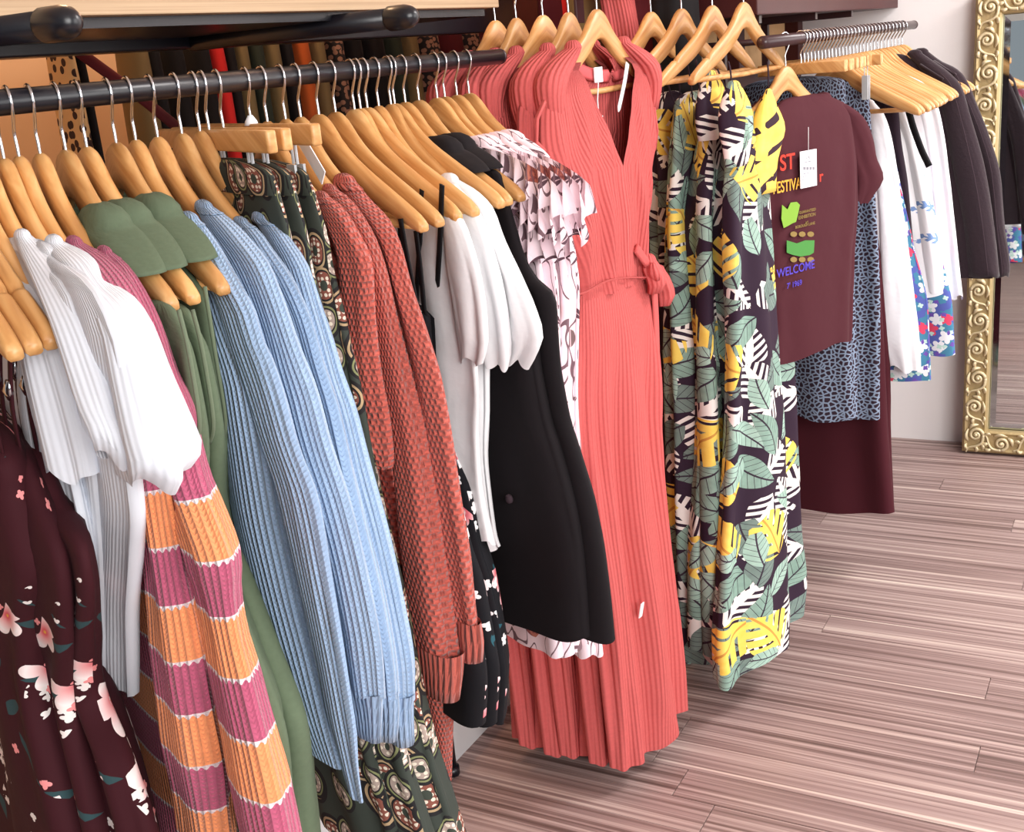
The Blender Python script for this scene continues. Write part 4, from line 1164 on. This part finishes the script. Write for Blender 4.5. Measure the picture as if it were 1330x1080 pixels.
# ------------------------------------------------------------------ tropical print dresses
EZ0 = np.array([0, 0, 1.0])
TG = 'tropical leaf print maxi dresses'
TD = [(-.762, 'tropical leaf print maxi dress in front, yellow leaf cup at its right strap', [(150, 960, 1009), (170, 945, 1013), (202, 938, 1007), (265, 934, 1010), (339, 934, 1017), (413, 936, 1020), (480, 936, 1023), (540, 936, 1028), (639, 932, 1033), (719, 928, 1036), (790, 924, 1043), (832, 924, 1039)]),
      (-.827, 'second tropical leaf print maxi dress, behind the front one', [(140, 912, 960), (165, 908, 966), (205, 902, 968), (265, 898, 972), (339, 898, 978), (413, 898, 985), (540, 898, 990), (639, 898, 1000), (719, 898, 1005), (800, 900, 1010)]),
      (-.893, 'third tropical leaf print maxi dress', [(130, 876, 925), (165, 872, 930), (205, 868, 935), (265, 866, 940), (339, 866, 945), (480, 868, 950), (639, 872, 960), (790, 876, 965), (822, 878, 968)]),
      (-.96, 'tropical leaf print maxi dress beside the coral dress, in shade', [(130, 848, 890), (165, 848, 895), (205, 848, 900), (339, 852, 905), (480, 856, 910), (560, 860, 915), (700, 866, 920), (800, 870, 930), (838, 872, 935)])]
for i, (X, lab, rows) in enumerate(TD):
    fr = Frame(X, YT, -85, ZT)
    hanger(fr, ['wooden hanger of the front tropical dress', 'second wooden hanger of the tropical dresses', 'third wooden hanger of the tropical dresses', 'wooden hanger of the tropical dress beside the coral one'][i], 'hangers of the tropical dresses', notch=True)
    o = root('maxi_dress', lab, 'dress', (X, YT, .05), TG)
    B = [.02, .03] + [.04 + .035 * k / len(rows) for k in range(len(rows) - 2)]
    part('skirt', loft(fr, px_rows(fr, rows, B), N=130, p=2.0, folds=((5, .016, .8), (9, .009, -1.0), (3, .010, 1.2)), seed=140 + i, ramp=.22, hem=.014, v0=.43 * i + .11), 'tropical', o)
    if i == 0:
        cup = [(118, 994, 1002), (135, 986, 1008), (169, 976, 1019), (190, 972, 1014), (215, 970, 1008), (250, 972, 1006)]
        part('cup', loft(fr, sil(fr, cup, 2.2, .03), folds=((3, .004, 6.0),), seed=3, capb=True), 'yellow_leaf', o)
        cup = [(112, 942, 962), (130, 938, 970), (160, 936, 976), (185, 940, 974), (215, 944, 970)]
        part('cup', loft(fr, sil(fr, cup, 2.2, .03), folds=((4, .005, 6.0),), seed=8, capb=True), 'tropical', o)
        st = [[(946, 80), (949, 94), (950, 112)], [(997, 80), (998, 98), (998, 118)]]
    elif i == 1:
        st = [[(904, 78), (906, 98), (912, 130)], [(932, 90), (940, 110), (948, 140)]]
        part('cup', loft(fr, sil(fr, [(96, 916, 930), (115, 908, 940), (150, 904, 946), (180, 908, 944)], 2.2, .025), folds=((4, .005, 6.0),), seed=9, capb=True), 'tropical', o)
    elif i == 2: st = [[(866, 85), (868, 110), (876, 135)], [(892, 80), (896, 100), (900, 132)]]
    else: st = [[(858, 84), (860, 105), (862, 132)], [(880, 82), (882, 105), (884, 132)]]
    if i == 3: part('side_label', obox(fr.at(873, 345, .07), fr.e, fr.n, EZ0, .007, .001, .0045), 'tag_white', o, smooth=False)
    for s_ in st: part('strap', ribbon(fr, s_, .0026, .02, .6), 'tropical_trim', o)

# ------------------------------------------------------------------ far rail garments
def far(x, deg=14):
    P = at_X(x, 52 - .109 * (x - 1010), XR); return Frame(XR, P[1], deg, ZR)
FG = 'wooden hangers packed on the far rail'
def garment(name, label, cat, fr, parts_, group=None):
    o = root(name, label, cat, fr.p(0, .5), group)
    for (pn, geo, m) in parts_: part(pn, geo, m, o)
    return o
ORD = 'first second third fourth fifth sixth seventh eighth ninth tenth eleventh twelfth thirteenth fourteenth fifteenth sixteenth seventeenth eighteenth nineteenth twentieth'.split()
hx = np.linspace(1040, 1172, 30)
for k, x in enumerate(hx):
    fr = far(float(x), 14 + R.uniform(-5, 5))
    hanger(fr, (ORD[k] + ' flat bar hanger from the near end of the far rail') if k < 10 else (ORD[29 - k] + ' curved wooden hanger counted from the wall end of the far rail'), FG, bar=(k % 3 == 0), flat=k < 10, half=.5, sc=.9)
# long dark maroon skirt and blue leopard skirts on clip hangers
fr = far(1082, 12)
hanger(Frame(fr.O[0], fr.O[1] - .01, 12, ZR), 'flat bar hanger clipped to the leopard print skirt', None, flat=True, clips=(-.14, .14), half=.6)
garment('long_skirt', 'long dark maroon skirt hanging below the leopard print skirts', 'skirt', far(1094, 10),
        [('skirt', loft(far(1094, 10), edge(far(1094, 10), [(130, 1110, .15, .02), (250, 1132, .2, .03), (380, 1146, .24, .04), (466, 1152, .27, .05), (570, 1156, .29, .06), (661, 1161, .31, .07)]), N=90, folds=((6, .012, .6), (10, .006, -1.0)), seed=151, hem=.012), 'maroon_skirt')])
for i, (x, d) in enumerate(((1086, 0), (1078, -30))):
    fr = far(x, 10)
    garment('leopard_skirt', ['blue leopard print skirt showing beside the dark printed tee', 'blue leopard print skirt showing under the dark printed tee'][i], 'skirt', fr,
            [('skirt', loft(fr, edge(fr, [(106, 1126 + d, .13, .018), (149, 1129 + d, .15, .024), (267, 1134 + d, .19, .034), (348, 1136 + d, .21, .04), (460, 1138 + d, .23, .045), (540, 1139 + d, .24, .05)]), N=80, folds=((6, .010, .6), (9, .006, -1.0)), seed=153 + i, hem=.01), 'leopard')], 'leopard print skirts')
# dark tee with festival print, turned towards the room
FT = Frame(-.71, 2.53, -66, ZR)
hanger(FT, 'wooden hanger of the dark printed tee, right arm bare', None, sc=.78)
tee_rows = [(130, 1012, 1078), (141, 996, 1096), (165, 988, 1104), (230, 988, 1110), (275, 988, 1111), (348, 988, 1106), (400, 990, 1104), (455, 990, 1102)]
to = garment('printed_tee', 'black tee tinted dark red, with festival lettering and a white price tag', 'tee', FT,
        [('body', loft(FT, px_rows(FT, tee_rows, [.012, .02, .028, .034, .034, .034, .034, .036]), N=90, p=3.2, folds=((5, .002, 1.0), (9, .003, -2.0)), seed=161, hem=.006), 'tinted_black_jersey'),
         ('sleeve', loft(FT, sil(FT, [(128, 1058, 1080), (140, 1072, 1104), (156, 1084, 1122), (180, 1092, 1132), (207, 1100, 1137), (232, 1106, 1146), (262, 1108, 1128)], 1.5, -.005), folds=((3, .004, 4.0),), seed=163, hem=.01), 'tinted_black_jersey'),
         ('sleeve', loft(FT, sil(FT, [(130, 985, 1003), (145, 965, 995), (180, 950, 985), (230, 940, 978), (262, 945, 975)], 1.5, -.02), folds=((3, .004, 4.0),), seed=164), 'tinted_black_jersey')])
SUR = .0365
EZ = np.array([0, 0, 1.0])
def text_on(fr, s, x, y, size, mat, parent, off=SUR, name='lettering', sx=1.0):
    cu = bpy.data.curves.new(name, 'FONT'); cu.body = s; cu.size = size; cu.extrude = .0003; cu.offset = size * .012
    tmp = bpy.data.objects.new('tmp', cu); COL.objects.link(tmp)
    bpy.context.view_layer.update()
    me = tmp.to_mesh()
    V = np.array([tuple(v.co) for v in me.vertices]); F = [tuple(p.vertices) for p in me.polygons]
    tmp.to_mesh_clear(); COL.objects.unlink(tmp); bpy.data.objects.remove(tmp)
    P = fr.at(x, y, off)
    V = [P + fr.e * v[0] * sx + EZ * v[1] + fr.n * v[2] for v in V]
    return part(name, (V, F, None), mat, parent, smooth=False)
text_on(FT, 'ST', 1013, 222, .046, 'print_red', to)
text_on(FT, 'FESTIVAL', 1004, 252, .034, 'print_yellow', to, sx=.75)
text_on(FT, 'r', 1064, 236, .034, 'print_red', to)
text_on(FT, 'GUARANTEED', 1038, 278, .0085, 'print_khaki', to)
text_on(FT, 'EXHIBITION', 1037, 285, .0105, 'print_khaki', to)
text_on(FT, 'AT', 1046, 291, .008, 'print_khaki', to)
text_on(FT, 'BOROUGH LANE', 1033, 297, .0085, 'print_khaki', to)
text_on(FT, 'WELCOME', 1009, 361, .026, 'print_blue', to)
text_on(FT, "7' 1969", 1022, 375, .017, 'print_blue', to)
def flat_shape(fr, pts, mat, parent, name, off=SUR):
    P = [fr.at(x, y, off) for x, y in pts]; n = len(P)
    V = P + [p - fr.n * .0008 for p in P]
    F = [tuple(range(n)), tuple(range(2 * n - 1, n - 1, -1))] + [(i, i + n, (i + 1) % n + n, (i + 1) % n) for i in range(n)]
    return part(name, (V, F, None), mat, parent, smooth=False)
flat_shape(FT, [(1016, 266), (1023, 272), (1027, 263), (1035, 262), (1039, 266), (1037, 276), (1034, 288), (1029, 290), (1024, 293), (1018, 296), (1015, 284)], 'print_green', to, 'bird_print')
flat_shape(FT, [(1022, 312), (1035, 316), (1046, 312), (1058, 312), (1057, 328), (1052, 331), (1040, 333), (1030, 331), (1022, 328)], 'print_green_deep', to, 'field_print')
for k in range(3):
    for yy in (304, 337):
        cx = 1031 + 11 * k
        flat_shape(FT, [(cx + 4.5 * math.cos(w), yy + 3.6 * math.sin(w)) for w in np.linspace(0, 6.28, 10)[:-1]], 'print_khaki', to, 'tree_print')
pt = root('price_tag', 'white price tag with barcode pinned to the dark printed tee', 'tag', FT.at(1050, 219, SUR + .004))
ax = FT.e
part('card', obox(FT.at(1050, 219, SUR + .005), FT.e, FT.n, EZ, .027, .0005, .0385, 0), 'tag_white', pt, smooth=False)
part('string', tube([FT.at(1050, 165, SUR), FT.at(1050, 198, SUR + .004)], .0006, 5), 'thread', pt)
for k in range(12):
    part('barcode_line', obox(FT.at(1043 + k * 1.35, 218.5, SUR + .006), FT.e, FT.n, EZ, (.0004, .0009, .0006)[k % 3], .0002, .0034), 'tag_ink', pt, smooth=False)
for (yy, x0, w) in ((225, 1047, .009), (229, 1045, .006), (233, 1044, .005), (210, 1049, .012)):
    part('print', obox(FT.at(x0, yy, SUR + .006), FT.e, FT.n, EZ, w, .0002, .0006), 'tag_ink', pt, smooth=False)
for (cx, cy, r_) in ((1047.5, 203, 3.0), (1053, 203.5, 2.6), (1050, 206, 2.4)):
    part('emblem', tube([FT.at(cx + r_ * math.cos(w), cy + r_ * math.sin(w), SUR + .006) for w in np.linspace(0, 6.28, 10)], .0003, 4), 'tag_ink', pt)

fr = far(1100, 12)
garment('white_shirt', 'long white blouse right beside the leopard print skirt', 'blouse', fr,
        [('body', loft(fr, edge(fr, [(136, 1120, .06, .014), (180, 1140, .16, .02), (239, 1150, .2, .026), (340, 1160, .2, .03), (440, 1170, .2, .03)]), folds=((5, .006, 1.0),), seed=171, hem=.008), 'white_poplin'),
         ('sleeve', loft(fr, sil(fr, [(134, 1118, 1136), (149, 1124, 1148), (180, 1128, 1157), (239, 1134, 1164), (311, 1136, 1175), (400, 1136, 1186), (437, 1136, 1190), (478, 1152, 1192)], 1.8), folds=((4, .006, 2.0), (6, .004, -3.0)), seed=172, hem=.012), 'white_poplin')], 'white blouses on the far rail')
fr = far(1108, 14)
garment('dark_top', 'narrow dark navy top between the two white blouses', 'top', fr,
        [('body', loft(fr, edge(fr, [(118, 1132, .06, .014), (140, 1152, .14, .018), (239, 1168, .2, .02), (340, 1180, .2, .022), (430, 1190, .2, .024)]), folds=((5, .004, 1.0),), seed=174), 'dark_navy'),
         ('sleeve', loft(fr, sil(fr, [(116, 1126, 1150), (125, 1138, 1162), (137, 1146, 1166), (180, 1150, 1171), (239, 1156, 1180), (340, 1166, 1189), (437, 1178, 1197)], 1.6), folds=((3, .003, 2.0),), seed=175, hem=.004), 'dark_navy')])
fr = far(1120, 14)
o = garment('floral_blouse', 'white blouse with loose blue and red flowers and a black neck tie', 'blouse', fr,
        [('body', loft(fr, edge(fr, [(120, 1146, .06, .014), (150, 1172, .15, .02), (200, 1192, .2, .026), (300, 1212, .21, .03), (383, 1224, .22, .034)]), N=72, folds=((6, .008, 1.0), (9, .004, -2.0)), seed=177, hem=.01), 'sketch_floral'),
         ('sleeve', loft(fr, sil(fr, [(118, 1140, 1160), (135, 1152, 1176), (170, 1166, 1188), (240, 1180, 1206), (320, 1188, 1222), (376, 1194, 1226)], 1.6), folds=((3, .005, 3.0),), seed=178, hem=.01), 'sketch_floral'),
         ('neck_tie', ribbon(fr, [(1150, 116), (1168, 124), (1178, 138), (1186, 165), (1197, 195), (1207, 216)], .009, .03, .3), 'black_trim')])
fr = far(1135, 14)
garment('white_shirt', 'long white blouse beside the black coats', 'blouse', fr,
        [('body', loft(fr, edge(fr, [(92, 1160, .06, .014), (115, 1196, .15, .02), (171, 1216, .2, .024), (240, 1226, .21, .028), (311, 1234, .21, .03), (385, 1240, .22, .032)]), folds=((6, .006, 1.0),), seed=181, hem=.008), 'white_poplin'),
         ('sleeve', loft(fr, sil(fr, [(88, 1130, 1152), (98, 1150, 1178), (110, 1172, 1202), (126, 1186, 1214), (171, 1198, 1225), (240, 1206, 1234), (311, 1212, 1242), (385, 1216, 1250)], 1.6), folds=((4, .006, 2.0),), seed=182, hem=.01), 'white_poplin')], 'white blouses on the far rail')
for i, (x, rows, ed) in enumerate(((1152, [(70, 1178, 1198), (80, 1188, 1212), (95, 1200, 1232), (110, 1212, 1246), (144, 1222, 1257), (225, 1236, 1279), (293, 1248, 1290), (358, 1254, 1298)], [(75, 1180, .06, .014), (110, 1232, .16, .02), (180, 1258, .21, .024), (260, 1274, .22, .026), (360, 1286, .23, .028)]),
                                    (1166, [(68, 1186, 1206), (80, 1200, 1222), (90, 1216, 1242), (100, 1226, 1252), (135, 1240, 1268), (180, 1256, 1286), (225, 1266, 1299), (293, 1274, 1305), (348, 1280, 1312), (358, 1282, 1310)], None))):
    fr = far(x, 14)
    o = garment('wool_coat', ['black wool coat nearest the white blouse', 'black wool coat at the end of the far rail by the mirror'][i], 'coat', fr,
            [('body', loft(fr, edge(fr, ed) if ed else default_body(fr, .72, T=.022), folds=((4, .004, 1.0),), seed=185 + i), 'coat_wool'),
             ('sleeve', loft(fr, sil(fr, rows, 1.7), folds=((3, .003, 2.0),), seed=187 + i, hem=.004, capb=True), 'coat_wool'),
             ('sleeve_seam', tube(spline([fr.at((a + 2 * b) / 3, y, .03) for y, a, b in rows[2:]], 3), .0012, 5), 'coat_trim'),
             ('epaulette', obox(fr.at(rows[2][1] + 12, rows[2][0] - 2, .01), fr.e * .84 + EZ * -.54, fr.n, fr.e * .54 + EZ * .84, .04, .014, .003, .002), 'coat_wool')], 'black wool coats')
for i, (x, yx, d) in enumerate(((1104, 504, 0), (1128, 470, 34))):
    fr = far(x, 12)
    garment('floral_skirt', ['bright floral skirt hem showing below the left white blouse', 'bright floral skirt hem showing below the right white blouse'][i], 'skirt', fr,
            [('skirt', loft(fr, edge(fr, [(200, 1160 + d, .15, .016), (320, 1186 + d, .18, .02), (400, 1204 + d, .19, .022), (yx - 12, 1207 + d, .2, .024)]), folds=((4, .006, 1.0),), seed=191 + i, hem=.008), 'bright_floral')], 'bright floral skirts')

# ------------------------------------------------------------------ things glimpsed behind the near rail
BKG = 'garments on the rack behind the near rail'
bx = -1.85
br = root('clothes_rail', 'dark rail of the rack behind the near rail', 'rail', (bx, 2.6, 1.66))
part('tube', lathe((bx, 1.2, 1.66), (0, 1, 0), [(0, .012), (2.95, .012)], 12), 'rail_black', br)
part('support', tube([(bx, 2.5, 1.66), (bx, 2.5, 0)], .014, 10), 'rail_black', br)
part('diagonal_brace', tube([at_X(95, 62, -1.6), at_X(172, 118, -1.6), at_X(230, 165, -1.6)], .011, 8, flat=.5), 'back_wine', br)
BG = [(80, 96, 'back_print', 'leopard print scarf behind the near rail'), (96, 106, 'back_black', 'grey-black cloth beside the leopard print scarf'), (168, 190, 'back_khaki', 'khaki trousers behind the near rail'),
      (186, 204, 'back_black', 'black trousers, first on the rack behind'), (214, 234, 'back_black', 'black trousers, second on the rack behind'), (248, 266, 'back_black', 'black trousers left of the red cloth behind'),
      (268, 284, 'back_red', 'bright red cloth behind the near rail'), (284, 298, 'back_black', 'black trousers right of the red cloth behind'), (298, 316, 'back_khaki', 'khaki jacket on the rack behind'), (316, 336, 'back_green', 'dark green jacket on the rack behind'),
      (338, 356, 'back_khaki', 'tan bag on the rack behind'), (356, 372, 'back_black', 'black jacket beside the rust cloth behind'), (372, 394, 'back_rust', 'rust orange cloth behind the near rail'), (396, 414, 'back_khaki', 'olive tan jacket behind the near rail'),
      (420, 438, 'back_pattern', 'patterned dress on the rack behind'), (440, 462, 'back_black', 'black coat on the rack behind'), (464, 490, 'back_black', 'second black coat on the rack behind'), (492, 512, 'back_green', 'dark green coat on the rack behind'),
      (514, 534, 'back_khaki', 'camel coat on the rack behind'), (536, 560, 'back_pattern', 'brown patterned dress on the rack behind'), (562, 590, 'back_wine', 'wine red coat on the rack behind'), (592, 612, 'back_pattern', 'pale patterned frame-like print dress behind'), (614, 640, 'back_wine', 'dark wine dress behind the coral hangers')]
for i, (a, b, m, lab) in enumerate(BG):
    P0, P1 = at_X(a, rail_px(a), bx), at_X(b, rail_px(b), bx)
    fr = Frame(bx, (P0[1] + P1[1]) / 2, 20, 1.66); hwY = (P1[1] - P0[1]) / 2 * 1.05
    hem = R.uniform(.75, 1.1)
    o = root('hanging_garment', lab, 'garment', fr.p(0, hem), BKG)
    part('body', loft(fr, [(fr.p(0, .02), .03, hwY * .35), (fr.p(0, .08), .05, hwY * .7), (fr.p(0, .16), .06, hwY * .9), (fr.p(0, hem), .07, hwY)], N=24, step=.05, folds=((3, hwY * .12, 2.0),), seed=201 + i), m, o)
# coral cloth and dark frames behind the coral hangers
P = at_Y(808, 30, 2.5)
fr = Frame(P[0], P[1], -60, 1.75)
o = root('hanging_garment', 'coral cloth hanging behind the coral dress hangers', 'garment', fr.p(0, .6), BKG)
part('body', loft(fr, [(fr.p(-.03, .0), .05, .02), (fr.p(-.01, .12), .055, .025), (fr.p(.02, .3), .06, .03), (fr.p(.03, .9), .07, .03)], N=40, folds=((5, .006, 2.0),), seed=231), 'coral_jersey', o)
for i, (x, w, m) in enumerate(((728, .05, 'back_wine'), (745, .03, 'back_red'), (768, .05, 'back_khaki'), (850, .06, 'back_wine'), (838, .03, 'back_red'), (878, .05, 'back_black'))):
    P = at_Y(x, 30, 2.56); fr = Frame(P[0], P[1], -60, 1.78)
    o = root('hanging_garment', ['wine cloth above the second coral hanger', 'red cloth above the front coral hanger', 'tan cloth behind the front coral hanger', 'wine cloth between the coral and tropical hangers', 'red cloth strip between the coral and tropical hangers', 'black cloth behind the tropical hangers'][i], 'garment', fr.p(0, .6), BKG)
    part('body', loft(fr, [(fr.p(0, 0), w * .7, .02), (fr.p(0, .1), w, .03), (fr.p(0, .9), w * 1.2, .035)], N=32, step=.04, folds=((4, .006, 2.0),), seed=233 + i), m, o)
# dark screen closing off the rack behind, with framed pictures
sc = root('wall_screen', 'dark red screen standing behind the display arms', 'partition', (-1.75, 3.6, 0), kind='structure')
part('panel', box(-2.2, -1.18, 3.72, 3.75, 0, 2.3), 'dark_laminate', sc, smooth=False)
pc = root('picture_frame', 'thin pale picture frame on the dark screen', 'frame', at_Y(590, 35, 3.7))
P = at_Y(600, 30, 3.69)
part('moulding', join(box(P[0] - .09, P[0] - .08, 3.69, 3.71, 1.42, 1.6), box(P[0] + .08, P[0] + .09, 3.69, 3.71, 1.42, 1.6), box(P[0] - .09, P[0] + .09, 3.69, 3.71, 1.6, 1.61), box(P[0] - .09, P[0] + .09, 3.69, 3.71, 1.41, 1.42)), 'back_khaki', pc, smooth=False)
part('print', box(P[0] - .08, P[0] + .08, 3.70, 3.712, 1.42, 1.6), 'back_pattern', pc, smooth=False)
# storage boxes on the panel behind the tropical hangers
for i, (xa, xb, ya, yb) in enumerate(((1080, 1096, 30, 60),)):
    pass
# seen only in the mirror: jeans on a wooden stand near the front of the shop
st = root('wooden_stand', 'wooden display stand reflected in the mirror', 'stand', (-.86, -.13, 0))
for dx in (-.14, .14):
    part('leg', tube([(-.86 + dx, -.15, 0), (-.86 + dx, -.12, .95)], .016, 8), 'easel_wood', st)
part('rung', tube([(-1.02, -.145, .22), (-.70, -.145, .22)], .016, 8), 'easel_wood', st)
part('top_bar', tube([(-1.03, -.12, .95), (-.69, -.12, .95)], .014, 8), 'easel_wood', st)
fr = Frame(-.86, -.12, 0, .97)
o = root('jeans', 'blue grey jeans hung over the stand reflected in the mirror', 'jeans', fr.p(0, .6))
part('leg', loft(fr, [(fr.p(-.05, .02), .05, .012), (fr.p(-.05, .2), .06, .022), (fr.p(-.045, .62), .035, .018)], N=30, seed=3), 'denim', o)
part('leg', loft(fr, [(fr.p(.06, .02), .05, .012), (fr.p(.06, .2), .06, .022), (fr.p(.05, .62), .035, .018)], N=30, seed=5), 'denim', o)
